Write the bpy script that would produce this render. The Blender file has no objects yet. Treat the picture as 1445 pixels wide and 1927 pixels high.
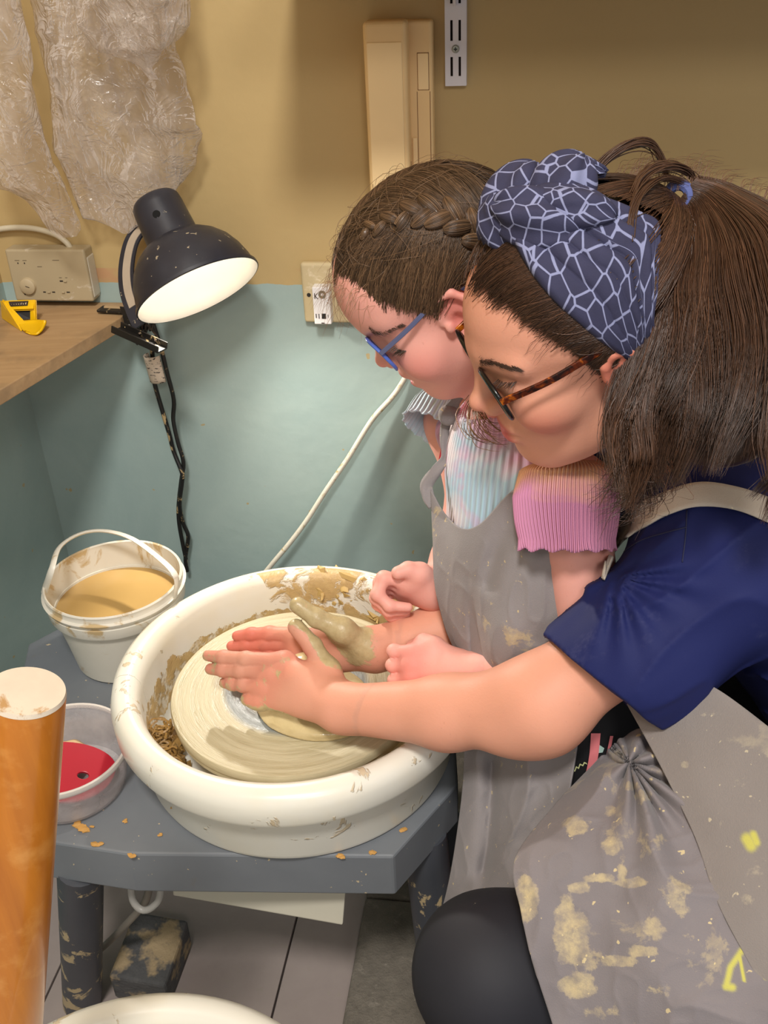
import bpy, math, random
import numpy as np
from mathutils import Vector, Matrix
random.seed(7); rng = np.random.default_rng(7)
SC = bpy.context.scene
COL = SC.collection

# ------------------------------------------------------------------ camera
FPX, CX, CY = 1900.0, 722.5, 963.5
CAMP = np.array([0.0, 0.0, 1.32])
_p, _r = math.radians(31.0), math.radians(2.7)
CF = np.array([0, math.cos(_p), -math.sin(_p)])
_R0 = np.array([1.0, 0, 0]); _U0 = np.array([0, math.sin(_p), math.cos(_p)])
CR = _R0*math.cos(_r) - _U0*math.sin(_r)
CU = _R0*math.sin(_r) + _U0*math.cos(_r)
cam_data = bpy.data.cameras.new('camera'); cam = bpy.data.objects.new('camera', cam_data); COL.objects.link(cam)
cam_data.sensor_fit = 'VERTICAL'; cam_data.sensor_height = 24.0
cam_data.lens = FPX/1927.0*24.0; cam_data.clip_start = 0.02
M = Matrix.Identity(4)
for i in range(3):
    M[i][0] = CR[i]; M[i][1] = CU[i]; M[i][2] = -CF[i]; M[i][3] = CAMP[i]
cam.matrix_world = M
SC.camera = cam

# ------------------------------------------------------------------ world, lamps, exposure
w = bpy.data.worlds.new('world'); SC.world = w; w.use_nodes = True
w.node_tree.nodes['Background'].inputs[0].default_value = (1.0, 0.97, 0.94, 1)
w.node_tree.nodes['Background'].inputs[1].default_value = 0.52
def area_lamp(name, loc, target, size, power, col):
    d = bpy.data.lights.new(name, 'AREA'); d.shape = 'DISK'; d.size = size; d.energy = power; d.color = col
    o = bpy.data.objects.new(name, d); COL.objects.link(o); o.location = loc
    o.rotation_euler = (Vector(target)-Vector(loc)).to_track_quat('-Z', 'Y').to_euler()
    return o
area_lamp('overhead_light', (-0.15, -0.72, 3.10), (0.0, 1.0, 0.55), 0.40, 60.0, (1.0, 0.97, 0.93))
area_lamp('overhead_light', (0.30, -1.25, 2.35), (0.0, 1.0, 0.7), 0.40, 12.0, (1.0, 0.96, 0.92))  # fill light added to brighten the right side of the back wall
SC.view_settings.view_transform = 'Standard'; SC.view_settings.look = 'None'
SC.view_settings.exposure = 0.0; SC.view_settings.gamma = 1.0; SC.view_settings.use_curve_mapping = False

# ------------------------------------------------------------------ helpers
def ray(x, y): return CF + CR*(x-CX)/FPX - CU*(y-CY)/FPX
def at_d(x, y, d): return CAMP + ray(x, y)*d            # a point seen at (x, y), d metres along the view axis
def at_z(x, y, z):
    v = ray(x, y); return CAMP + v*(z-CAMP[2])/v[2]
def pixel_of(P):
    q = np.asarray(P)-CAMP; d = q@CF
    return np.stack([CX+FPX*(q@CR)/d, CY-FPX*(q@CU)/d], -1)
V = lambda *a: np.array(a, float)
def unit(v):
    v = np.asarray(v, float); return v/(np.linalg.norm(v)+1e-12)
def lin(c):                                             # sRGB 0-255 -> linear
    c = np.asarray(c, float)/255.0
    return tuple(np.where(c <= .04045, c/12.92, ((c+.055)/1.055)**2.4))

def thing(name, label, cat, loc=(0, 0, 0), group=None):
    o = bpy.data.objects.new(name, None); COL.objects.link(o); o.location = loc; o.empty_display_size = .02
    o['label'] = label; o['category'] = cat
    if group: o['group'] = group
    return o
def tag(o, label=None, cat=None, group=None, kind=None):
    if label: o['label'] = label
    if cat: o['category'] = cat
    if group: o['group'] = group
    if kind: o['kind'] = kind
    return o
def origin_of(o):
    p = np.zeros(3)
    while o is not None:
        p += np.array(o.location); o = o.parent
    return p
def build(name, verts, faces, mat=None, parent=None, smooth=True, attrs=None, loc=None):
    verts = np.asarray(verts, np.float32).reshape(-1, 3)
    off = origin_of(parent) if parent is not None else np.zeros(3)
    o_loc = np.zeros(3)
    if loc is not None: o_loc = np.asarray(loc, float) - off
    verts = verts - (off + o_loc).astype(np.float32)
    me = bpy.data.meshes.new(name)
    if isinstance(faces, np.ndarray):
        n, k = faces.shape
        me.vertices.add(len(verts)); me.vertices.foreach_set('co', verts.ravel())
        me.loops.add(n*k); me.loops.foreach_set('vertex_index', faces.astype(np.int32).ravel())
        me.polygons.add(n); me.polygons.foreach_set('loop_start', np.arange(0, n*k, k, dtype=np.int32))
        me.update(calc_edges=True); me.validate()
    else:
        me.from_pydata(verts.tolist(), [], faces)
    if smooth: me.polygons.foreach_set('use_smooth', np.ones(len(me.polygons), bool))
    if attrs:
        for k, a in attrs.items():
            a = np.asarray(a, np.float32)
            if a.ndim == 1:
                at = me.attributes.new(k, 'FLOAT', 'POINT'); at.data.foreach_set('value', a)
            else:
                c = np.ones((len(a), 4), np.float32); c[:, :3] = a
                at = me.attributes.new(k, 'FLOAT_COLOR', 'POINT'); at.data.foreach_set('color', c.ravel())
    if mat is not None: me.materials.append(mat)
    o = bpy.data.objects.new(name, me); COL.objects.link(o)
    if parent is not None: o.parent = parent
    o.location = o_loc
    return o
def bevel(o, w, seg=2, ang=35):
    m = o.modifiers.new('bevel', 'BEVEL'); m.width = w; m.segments = seg; m.limit_method = 'ANGLE'; m.angle_limit = math.radians(ang); m.harden_normals = False
    return o
def autosmooth(o, ang=40):
    me = o.data
    me.polygons.foreach_set('use_smooth', np.ones(len(me.polygons), bool))
    try: me.set_sharp_from_angle(angle=math.radians(ang))
    except Exception: pass
    return o

class MB:
    def __init__(s): s.v = []; s.f = []
    def add(s, v, f):
        b = len(s.v); s.v += [tuple(map(float, q)) for q in v]; s.f += [tuple(int(i)+b for i in q) for q in f]; return s
    def box(s, c, size, R=None):
        c = np.asarray(c, float); h = np.asarray(size, float)/2
        P = np.array([[sx, sy, sz] for sz in (-1, 1) for sy in (-1, 1) for sx in (-1, 1)])*h
        if R is not None: P = P@np.asarray(R).T
        return s.add(P+c, [(0, 2, 3, 1), (4, 5, 7, 6), (0, 1, 5, 4), (2, 6, 7, 3), (0, 4, 6, 2), (1, 3, 7, 5)])
    def lathe(s, prof, c=(0, 0, 0), n=64, A=None, a0=0., a1=2*math.pi, closed=False):
        """prof: (r, z) list; A: 3x3 columns = axes (x, y, z-axis)"""
        A = np.eye(3) if A is None else np.asarray(A); full = abs(a1-a0-2*math.pi) < 1e-6
        m = n if full else n+1
        an = a0+(a1-a0)*np.arange(m)/n; k = len(prof)
        V_ = [[r*math.cos(t), r*math.sin(t), z] for t in an for r, z in prof]
        V_ = np.array(V_)@A.T+np.asarray(c)
        f = []
        for i in range(n):
            j = (i+1) % m
            for q in range(k if closed else k-1):
                q2 = (q+1) % k
                f.append((i*k+q, j*k+q, j*k+q2, i*k+q2))
        if not full and closed:
            f.append(tuple(range(k))[::-1]); f.append(tuple((m-1)*k+q for q in range(k)))
        return s.add(V_, f)
    def tube(s, pts, r, n=8, caps=True, flat=None):
        P = np.asarray(pts, float); m = len(P); r = np.broadcast_to(np.asarray(r, float), (m,))
        T = np.gradient(P, axis=0); T /= np.linalg.norm(T, axis=1)[:, None]+1e-12
        u = np.cross(T[0], [0, 0, 1.]); 
        if np.linalg.norm(u) < 1e-3: u = np.cross(T[0], [0, 1., 0])
        u = unit(u); Vv = []
        for i in range(m):
            u = unit(u - T[i]*np.dot(u, T[i])); w_ = np.cross(T[i], u)
            for q in range(n):
                a = 2*math.pi*q/n; fx = flat[0] if flat else 1; fy = flat[1] if flat else 1
                Vv.append(P[i]+r[i]*(fx*math.cos(a)*u+fy*math.sin(a)*w_))
        f = [(i*n+q, i*n+(q+1) % n, (i+1)*n+(q+1) % n, (i+1)*n+q) for i in range(m-1) for q in range(n)]
        if caps: f += [tuple(range(n))[::-1], tuple((m-1)*n+q for q in range(n))]
        return s.add(Vv, f)
    def prism(s, poly, z0, z1, A=None, c=(0, 0, 0)):
        A = np.eye(3) if A is None else np.asarray(A); n = len(poly)
        P = np.array([[x, y, z0] for x, y in poly]+[[x, y, z1] for x, y in poly])@A.T+np.asarray(c)
        return s.add(P, [tuple(range(n))[::-1], tuple(range(n, 2*n))]+[(i, (i+1) % n, n+(i+1) % n, n+i) for i in range(n)])
    def build(s, name, mat=None, parent=None, smooth=False, bev=0, seg=2, ang=40, loc=None):
        o = build(name, s.v, s.f, mat, parent, False, loc=loc)
        if smooth: autosmooth(o, ang)
        if bev: bevel(o, bev, seg)
        return o
def frame(x=None, y=None, z=None):
    """orthonormal columns from two given axes (first exact)"""
    if z is not None and x is not None: z = unit(z); x = unit(np.asarray(x)-z*np.dot(x, z)); y = np.cross(z, x)
    elif x is not None and y is not None: x = unit(x); y = unit(np.asarray(y)-x*np.dot(x, y)); z = np.cross(x, y)
    elif z is not None and y is not None: z = unit(z); y = unit(np.asarray(y)-z*np.dot(y, z)); x = np.cross(y, z)
    elif z is not None:
        z = unit(z); a = V(1, 0, 0) if abs(z[0]) < .8 else V(0, 1, 0); x = unit(a-z*np.dot(a, z)); y = np.cross(z, x)
    return np.array([x, y, z]).T
def spline(pts, n):
    """Catmull-Rom through the points, n samples"""
    P = np.asarray(pts, float); P = np.vstack([2*P[0]-P[1], P, 2*P[-1]-P[-2]]); m = len(P)-3
    t = np.linspace(0, m, n); i = np.minimum(t.astype(int), m-1); u = (t-i)[:, None]
    p0, p1, p2, p3 = P[i], P[i+1], P[i+2], P[i+3]
    return .5*(2*p1+(p2-p0)*u+(2*p0-5*p1+4*p2-p3)*u**2+(3*p1-p0-3*p2+p3)*u**3)
def surf(grid, nu, nv):
    """Catmull-Rom surface through a control grid [row][col] -> (nu*nv, 3)"""
    G = np.asarray(grid, float)
    A = np.array([spline(row, nv) for row in G])
    return np.array([spline(A[:, j], nu) for j in range(nv)]).transpose(1, 0, 2)
def grid_faces(nu, nv, close_v=False):
    i, j = np.meshgrid(np.arange(nu-1), np.arange(nv if close_v else nv-1), indexing='ij')
    j2 = (j+1) % nv
    return np.stack([i*nv+j, i*nv+j2, (i+1)*nv+j2, (i+1)*nv+j], -1).reshape(-1, 4)
def vnoise(P, scale, seed=0):
    """smooth value noise in [-1, 1] on an array of points"""
    P = np.asarray(P, float)*scale+seed*17.31
    i = np.floor(P).astype(np.int64); u = P-i; u = u*u*(3-2*u)
    def h(a, b, c):
        q = (a*374761393+b*668265263+c*2147483647+seed*974711) & 0xffffffff
        q = ((q ^ (q >> 13))*1274126177) & 0xffffffff
        return ((q ^ (q >> 16)) & 0xffff)/32767.5-1
    r = 0
    for dx in (0, 1):
        for dy in (0, 1):
            for dz in (0, 1):
                w_ = (u[..., 0] if dx else 1-u[..., 0])*(u[..., 1] if dy else 1-u[..., 1])*(u[..., 2] if dz else 1-u[..., 2])
                r = r+w_*h(i[..., 0]+dx, i[..., 1]+dy, i[..., 2]+dz)
    return r
def sheet(name, Pg, thick, mat, parent=None, wrinkle=None, attrs=None):
    """a cloth sheet from a (nu, nv, 3) grid, given real thickness"""
    nu, nv = Pg.shape[:2]
    P = Pg.reshape(-1, 3)
    if wrinkle is not None: P = P+wrinkle
    o = build(name, P, grid_faces(nu, nv), mat, parent, True, attrs)
    m = o.modifiers.new('solid', 'SOLIDIFY'); m.thickness = thick; m.offset = 0
    return o

# ------------------------------------------------------------------ node materials
class NT:
    def __init__(s, name):
        s.m = bpy.data.materials.new(name); s.m.use_nodes = True; s.t = s.m.node_tree; s.t.nodes.clear()
        s.out = s.t.nodes.new('ShaderNodeOutputMaterial'); s.p = s.t.nodes.new('ShaderNodeBsdfPrincipled')
        s.t.links.new(s.p.outputs[0], s.out.inputs[0])
    def n(s, typ, props=None, **ins):
        nd = s.t.nodes.new(typ)
        for k, v in (props or {}).items(): setattr(nd, k, v)
        for k, v in ins.items(): s.set(nd, k, v)
        return nd
    def set(s, nd, k, v):
        key = int(k[1:]) if k[0] == 'i' and k[1:].isdigit() else k.replace('_', ' ')
        i = nd.inputs[key]
        if hasattr(v, 'is_output') or hasattr(v, 'links') and not isinstance(v, (tuple, list)): s.t.links.new(v, i)
        else:
            if isinstance(v, (tuple, list, np.ndarray)) and len(v) == 3 and i.type == 'RGBA': v = tuple(v)+(1,)
            i.default_value = v
    def P(s, **k):
        for a, b in k.items(): s.set(s.p, a, b)
        return s
    def coord(s, which='Object'): return s.n('ShaderNodeTexCoord').outputs[which]
    def geo(s): return s.n('ShaderNodeNewGeometry').outputs['Position']
    def map(s, v, scale=(1, 1, 1), loc=(0, 0, 0), rot=(0, 0, 0)):
        return s.n('ShaderNodeMapping', Vector=v, Scale=scale, Location=loc, Rotation=rot).outputs[0]
    def noise(s, v, scale, detail=3, rough=.55, dist=0.):
        return s.n('ShaderNodeTexNoise', Vector=v, Scale=scale, Detail=detail, Roughness=rough, Distortion=dist).outputs['Fac']
    def ramp(s, f, stops, interp='LINEAR'):
        nd = s.n('ShaderNodeValToRGB', Fac=f); r = nd.color_ramp; r.interpolation = interp
        while len(r.elements) < len(stops): r.elements.new(.5)
        for e, (p, c) in zip(r.elements, stops):
            e.position = p; e.color = (c, c, c, 1) if np.isscalar(c) else tuple(c)+(1,)
        return nd.outputs[0]
    def mix(s, f, a, b, blend='MIX'):
        nd = s.t.nodes.new('ShaderNodeMix'); nd.data_type = 'RGBA'; nd.blend_type = blend
        for i, v in ((0, f), (6, a), (7, b)):
            if hasattr(v, 'links') and not isinstance(v, (tuple, list)): s.t.links.new(v, nd.inputs[i])
            else: nd.inputs[i].default_value = (tuple(v)+(1,) if i else v) if not np.isscalar(v) else (v if not i else (v, v, v, 1))
        return nd.outputs[2]
    def math(s, op, a, b=0., c=None):
        nd = s.t.nodes.new('ShaderNodeMath'); nd.operation = op
        for i, v in enumerate((a, b, c)):
            if v is None: continue
            if np.isscalar(v): nd.inputs[i].default_value = v
            else: s.t.links.new(v, nd.inputs[i])
        return nd.outputs[0]
    def sep(s, v): return s.n('ShaderNodeSeparateXYZ', Vector=v).outputs
    def attr(s, name, out='Fac'):
        return s.n('ShaderNodeAttribute', {'attribute_name': name}).outputs[out]
    def bump(s, h, strength=.3, dist=.002, normal=None):
        nd = s.n('ShaderNodeBump', Height=h, Strength=strength, Distance=dist)
        if normal is not None: s.t.links.new(normal, nd.inputs['Normal'])
        s.t.links.new(nd.outputs[0], s.p.inputs['Normal']); return nd.outputs[0]

def plain(name, col, rough=.5, var=.08, nscale=30, bump=0., metal=0., spec=.5, coord='Object', dirt=None, dirt_t=(.58, .66), dirt_scale=18):
    """a colour with gentle mottling, optional splashes of another colour"""
    m = NT(name); v = m.coord(coord); c = lin(col)
    n1 = m.noise(v, nscale, 4)
    base = m.mix(n1, tuple(np.array(c)*(1-var)), tuple(np.minimum(np.array(c)*(1+var), 1)))
    if dirt is not None:
        d = m.ramp(m.noise(v, dirt_scale, 6, .62, .6), [(dirt_t[0], 0.), (dirt_t[1], 1.)])
        base = m.mix(d, base, lin(dirt))
    m.P(Base_Color=base, Roughness=rough, Metallic=metal)
    m.p.inputs['Specular IOR Level'].default_value = spec
    if bump: m.bump(m.noise(v, nscale*4, 3), bump, .001)
    return m.m

# ------------------------------------------------------------------ implicit surfaces (bodies, cloth, clay)
CUT = .05
def smin(a, b, k):
    h = np.maximum(k-np.abs(a-b), 0)/k
    return np.minimum(a, b)-h*h*k*.25
class Prim:
    k = .01; sub = False
    def far(s, c, r): return np.linalg.norm(s.bc-c)-s.br-r > CUT
    def K(s, k): s.k = k; return s
    def S(s): s.sub = True; return s
class Cone(Prim):
    """tapered capsule; e squashes it along a direction"""
    def __init__(s, a, b, r1, r2, k=.01, sq=None):
        s.a = np.asarray(a, float); s.b = np.asarray(b, float); s.r1 = r1; s.r2 = r2; s.k = k; s.sq = sq
        s.bc = (s.a+s.b)/2; s.br = np.linalg.norm(s.b-s.a)/2+max(r1, r2)*1.6
    def ev(s, P, c=None, r=0):
        if c is not None and s.far(c, r): return None
        ba = s.b-s.a; pa = P-s.a; t = np.clip(pa@ba/(ba@ba+1e-12), 0, 1)
        q = pa-t[:, None]*ba
        if s.sq is not None:
            d, f = s.sq; d = np.asarray(d); q = q+(q@d)[:, None]*d*(1/f-1)
            return (np.linalg.norm(q, axis=1)-(s.r1+(s.r2-s.r1)*t))*min(1, f)
        return np.linalg.norm(q, axis=1)-(s.r1+(s.r2-s.r1)*t)
class Ell(Prim):
    def __init__(s, c, rad, A=None, k=.01):
        s.c = np.asarray(c, float); s.rad = np.asarray(rad, float); s.A = None if A is None else np.asarray(A); s.k = k
        s.bc = s.c; s.br = max(rad)
    def ev(s, P, c=None, r=0):
        if c is not None and s.far(c, r): return None
        q = P-s.c
        if s.A is not None: q = q@s.A
        k0 = np.linalg.norm(q/s.rad, axis=1); k1 = np.linalg.norm(q/(s.rad**2), axis=1)+1e-9
        return np.where(k0 < .05, -min(s.rad), k0*(k0-1)/k1)
class RBox(Prim):
    def __init__(s, c, half, rnd, A=None, k=.01):
        s.c = np.asarray(c, float); s.h = np.asarray(half, float)-rnd; s.rnd = rnd; s.A = np.eye(3) if A is None else np.asarray(A); s.k = k
        s.bc = s.c; s.br = np.linalg.norm(half)
    def ev(s, P, c=None, r=0):
        if c is not None and s.far(c, r): return None
        q = np.abs((P-s.c)@s.A)-s.h
        return np.linalg.norm(np.maximum(q, 0), axis=1)+np.minimum(q.max(1), 0)-s.rnd
class Group(Prim):
    """smooth union in order; sub prims carve; optional frame (A columns, o)"""
    def __init__(s, prims, k=.01, A=None, o=None, fn=None):
        s.pr = prims; s.k = k; s.A = None if A is None else np.asarray(A); s.o = None if o is None else np.asarray(o, float); s.fn = fn
        lo = np.min([p.bc-p.br for p in prims if not p.sub], 0); hi = np.max([p.bc+p.br for p in prims if not p.sub], 0)
        s.bc = (lo+hi)/2; s.br = np.linalg.norm(hi-lo)/2
        if s.A is not None: s.bc = s.A@s.bc+s.o
    def ev(s, P, c=None, r=0):
        if c is not None and s.far(c, r): return None
        if s.A is not None:
            P = (P-s.o)@s.A; c = None if c is None else (c-s.o)@s.A
        d = None
        for p in s.pr:
            e = p.ev(P, c, r)
            if e is None: continue
            if p.sub:
                if d is not None: d = -smin(-d, e, p.k)
            else: d = e if d is None else smin(d, e, p.k)
        if d is not None and s.fn is not None: d = s.fn(P, d)
        return d
class Hand(Prim):
    """palm with fingers that stay apart from each other"""
    def __init__(s, palm, fingers, kf=.007, k=.012):
        s.palm = palm; s.f = fingers; s.kf = kf; s.k = k
        al = [palm]+fingers
        lo = np.min([p.bc-p.br for p in al], 0); hi = np.max([p.bc+p.br for p in al], 0)
        s.bc = (lo+hi)/2; s.br = np.linalg.norm(hi-lo)/2
    def ev(s, P, c=None, r=0):
        if c is not None and s.far(c, r): return None
        b = s.palm.ev(P, c, r); d = b
        for f in s.f:
            e = f.ev(P, c, r)
            if e is None: continue
            g = e if b is None else smin(b, e, s.kf)
            d = g if d is None else np.minimum(d, g)
        return d
def mesh_sdf(node, lo, hi, h, B=12, lip=1.5):
    lo = np.asarray(lo, float); n = np.ceil((np.asarray(hi)-lo)/h/B).astype(int); N = n*B+1
    F = np.full(N, 1.0, np.float32)
    bi = np.stack(np.meshgrid(*[np.arange(q) for q in n], indexing='ij'), -1).reshape(-1, 3)
    bc = lo+(bi+.5)*B*h
    D = np.full(len(bc), 1.0)
    for s0 in range(0, len(bc), 40000):
        D[s0:s0+40000] = node.ev(bc[s0:s0+40000])
    rad = B*h*math.sqrt(3)/2
    g = np.stack(np.meshgrid(*[np.arange(B+1)]*3, indexing='ij'), -1).reshape(-1, 3)*h
    for (i, j, k), c, d in zip(bi, bc, D):
        sl = (slice(i*B, i*B+B+1), slice(j*B, j*B+B+1), slice(k*B, k*B+B+1))
        if abs(d) > rad*lip+.004:
            if d < 0: F[sl] = np.where(F[sl] == 1.0, -1.0, F[sl])
            continue
        e = node.ev(lo+np.array([i, j, k])*B*h+g, c, rad)
        if e is not None: F[sl] = e.reshape(B+1, B+1, B+1)
    S = F < 0
    # surface nets
    cnt = np.zeros(N-1, np.int8); cs = [(a, b, c) for a in (0, 1) for b in (0, 1) for c in (0, 1)]
    for a, b, c in cs: cnt += S[a:N[0]-1+a, b:N[1]-1+b, c:N[2]-1+c]
    cells = np.argwhere((cnt > 0) & (cnt < 8)); idx = np.full(N-1, -1, np.int32); idx[tuple(cells.T)] = np.arange(len(cells))
    vals = {o: F[cells[:, 0]+o[0], cells[:, 1]+o[1], cells[:, 2]+o[2]] for o in cs}
    acc = np.zeros((len(cells), 3)); num = np.zeros(len(cells))
    for o in cs:
        for ax in range(3):
            if o[ax]: continue
            o2 = list(o); o2[ax] = 1; o2 = tuple(o2); f0, f1 = vals[o], vals[o2]
            m = (f0 < 0) != (f1 < 0); t = np.where(m, f0/np.where(m, f0-f1, 1), 0)
            p = np.tile(np.array(o, float), (len(cells), 1)); p[:, ax] = t
            acc += p*m[:, None]; num += m
    vert = lo+(cells+acc/num[:, None])*h
    faces = []
    for ax in range(3):
        b, c = (ax+1) % 3, (ax+2) % 3
        s0 = [slice(None)]*3; s1 = [slice(None)]*3
        s0[ax] = slice(0, N[ax]-1); s1[ax] = slice(1, N[ax])
        for q in (b, c): s0[q] = s1[q] = slice(1, N[q]-1)
        A0, A1 = S[tuple(s0)], S[tuple(s1)]
        e = np.argwhere(A0 != A1); flip = A1[tuple(e.T)]
        e[:, b] += 1; e[:, c] += 1
        def g_(db, dc):
            q = e.copy(); q[:, b] -= db; q[:, c] -= dc; return idx[tuple(q.T)]
        f = np.stack([g_(1, 1), g_(0, 1), g_(0, 0), g_(1, 0)], 1)
        f[flip] = f[flip][:, ::-1]; faces.append(f)
    f = np.concatenate(faces); f = f[(f >= 0).all(1)]
    return vert.astype(np.float32), f
def tube_strands(paths, rad, sides=3, tip=.25):
    """many thin strands as one vertex/face array; paths (n, m, 3)"""
    P = np.asarray(paths, float); n, m = P.shape[:2]
    T = np.gradient(P, axis=1); T /= np.linalg.norm(T, axis=2)[..., None]+1e-12
    a = np.where(np.abs(T[..., 2:3]) > .9, V(1, 0, 0), V(0, 0, 1.))
    u = np.cross(T, a); u /= np.linalg.norm(u, axis=2)[..., None]+1e-12; w_ = np.cross(T, u)
    r = np.broadcast_to(np.asarray(rad, float).reshape(-1, 1), (n, m))*np.minimum(1, tip+(1-tip)*(1-np.linspace(0, 1, m)**3))[None]
    ring = [P+r[..., None]*(math.cos(2*math.pi*q/sides)*u+math.sin(2*math.pi*q/sides)*w_) for q in range(sides)]
    Vt = np.stack(ring, 2).reshape(-1, 3)
    i, j, q = np.meshgrid(np.arange(n), np.arange(m-1), np.arange(sides), indexing='ij')
    b = (i*m+j)*sides; q2 = (q+1) % sides
    Fc = np.stack([b+q, b+q2, b+sides+q2, b+sides+q], -1).reshape(-1, 4)
    return Vt, Fc

# ------------------------------------------------------------------ the setting
TH = math.radians(-9.56)
W0 = V(-.107, 1.40, 0); WD = V(math.cos(TH), math.sin(TH), 0); WN = V(-math.sin(TH), math.cos(TH), 0); ZV = V(0, 0, 1)
WA = np.array([WD, WN, ZV]).T                           # wall axes: along, into the wall, up
def onwall(u, out, z): return W0+WD*u-WN*out+ZV*z       # u along the wall, out = distance in front of it
def wall_px(x, y, out=0.):
    v = ray(x, y); P = W0-WN*out; return CAMP+v*(np.dot(P-CAMP, WN)/np.dot(v, WN))
UC = -.449                                              # room corner
def wall_mat():
    m = NT('two_tone_wall_paint'); g = m.geo(); z = m.sep(g)[2]
    wob = m.math('MULTIPLY', m.math('SUBTRACT', m.noise(g, 14, 4, .6), .5), .012)
    t = m.math('GREATER_THAN', m.math('ADD', z, wob), .8636)
    tan = m.mix(m.noise(g, 5, 5), lin((182, 156, 106)), lin((192, 166, 115)))
    teal = m.mix(m.ramp(m.noise(g, 4, 5, .6, .8), [(.35, 0), (.65, 1)]), lin((152, 172, 168)), lin((166, 184, 178)))
    fl = m.ramp(m.noise(g, 42, 2, .5), [(.735, 0), (.75, 1)])
    teal = m.mix(fl, teal, lin((176, 160, 120)))
    band = m.math('MULTIPLY', m.math('LESS_THAN', m.math('ABSOLUTE', m.math('SUBTRACT', z, .873)), .012), m.ramp(m.noise(g, 12, 3), [(.5, 0), (.58, .7)]))
    tan = m.mix(band, tan, lin((190, 140, 105)))
    m.P(Base_Color=m.mix(t, teal, tan), Roughness=m.ramp(t, [(0, .38), (1, .6)]))
    m.bump(m.noise(g, 55, 4, .5), .25, .002); return m.m
wallm = wall_mat()
def struct(o): o['kind'] = 'structure'; return o
mb = MB(); mb.box(W0+WD*((UC-.1+1.9)/2)+WN*.05+ZV*1.65, (2.0+.1-UC-.1, .1, 3.3), WA); struct(mb.build('wall_back', wallm))
CRN = W0+WD*UC
mb = MB(); mb.box(CRN-WD*.05-WN*.95+ZV*1.65, (.1, 1.9, 3.3), WA); struct(mb.build('wall_left', wallm))
mb = MB(); mb.box(W0+WD*.7-WN*1.0+ZV*3.35, (2.6, 2.3, .1), WA); struct(mb.build('ceiling', plain('white_ceiling', (225, 220, 210), .8)))
# floor: slab with separate tiles, laid square to the walls
groutm = plain('dark_grout', (70, 62, 60), .9, .2, 40)
mb = MB(); mb.box(W0+WD*.5-WN*.75-ZV*.06, (2.4, 1.7, .1), WA); floor = struct(mb.build('floor', groutm))
tm = NT('grey_brown_floor_tile'); g = tm.geo()
tc = tm.mix(tm.noise(g, 9, 6, .65, .4), lin((146, 132, 127)), lin((176, 162, 155)))
tc = tm.mix(tm.ramp(tm.noise(g, 60, 3), [(.62, 0), (.72, 1)]), tc, lin((160, 148, 138)))
tm.P(Base_Color=tc, Roughness=.5); tm.bump(tm.noise(g, 80, 3), .15, .001); tm = tm.m
PJ = at_z(540, 1800, 0); uj = np.dot(PJ-W0, WD); vj = -.30
TW, TD = .33, .60
first = None
for i in range(-2, 1):
    for j in range(0, 3):
        u0 = uj+i*TW; v0 = -.02-(j+1)*TD+ (0.30 if i % 2 else 0)
        if i == 0: wv = .107
        else: wv = TW-.003
        c = W0+WD*(u0+wv/2+.0015)+WN*(v0+TD/2)-ZV*.005
        mb = MB(); mb.box(c, (wv, TD-.003, .012), WA); mb.build('tile', tm, floor, bev=.001, loc=c)
cm = NT('rough_concrete'); g = cm.geo()
cc = cm.mix(cm.noise(g, 35, 6, .7), lin((88, 82, 74)), lin((150, 140, 126)))
cc = cm.mix(cm.ramp(cm.noise(g, 55, 5, .7), [(.58, 0), (.75, .7)]), cc, lin((172, 162, 148)))
cm.P(Base_Color=cc, Roughness=.95); cm.bump(cm.noise(g, 70, 6, .7), .9, .006); concm = cm.m
E0 = at_z(665, 1800, 0); ue = np.dot(E0-W0, WD)
for k, (v0, v1) in enumerate([(-.36, -.02), (-.70, -.362), (-1.1, -.702)]):
    mb = MB(); c = W0+WD*(ue+.26)+WN*((v0+v1)/2)+ZV*.003
    mb.box(c, (.51, v1-v0, .03), WA); mb.build('paving_slab', concm, floor, bev=.004, loc=c)

# ------------------------------------------------------------------ wooden corner shelf
wm = NT('worn_plywood'); g = wm.coord('Object')
gr = wm.noise(wm.map(g, (6, 60, 60), rot=(0, 0, 1.1)), 1.2, 5, .6, .5)
wc = wm.mix(gr, lin((150, 116, 78)), lin((196, 164, 122)))
wc = wm.mix(wm.ramp(wm.noise(g, 11, 5, .6), [(.5, 0), (.7, .75)]), wc, lin((128, 106, 80)))
wm.P(Base_Color=wc, Roughness=.55); wm.bump(gr, .2, .001); woodm = wm.m
zs = .834
sc_ = W0+WD*(UC+.001); c1 = onwall(-.247, .001, 0); c2 = V(-.3597, 1.378, 0)
dvec = unit(V(-.4600, 1.138, 0)-V(-.3597, 1.378, 0))
tt = np.dot(sc_-c2, np.array([WN[1], -WN[0], 0]))/np.dot(dvec, np.array([WN[1], -WN[0], 0]))
c3 = c2+dvec*tt
poly = [(q[0], q[1]) for q in (sc_, c3, c2, c1)]
mb = MB(); mb.prism(poly, zs-.019, zs); shelf = mb.build('corner_shelf', woodm, bev=.0015)
tag(shelf, 'worn plywood corner shelf holding the yellow tool and lamp clamp', 'shelf')

# shelf over the frame that throws the shade on the wall, carried by the slotted upright
whm = plain('white_enamel', (222, 220, 228), .35, .05)
t = thing('slotted_shelf_upright', 'white slotted metal shelf upright screwed to the tan wall', 'bracket', tuple(onwall(.2265, 0, 1.1227)))
uu0 = .2135
slots = []
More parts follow.
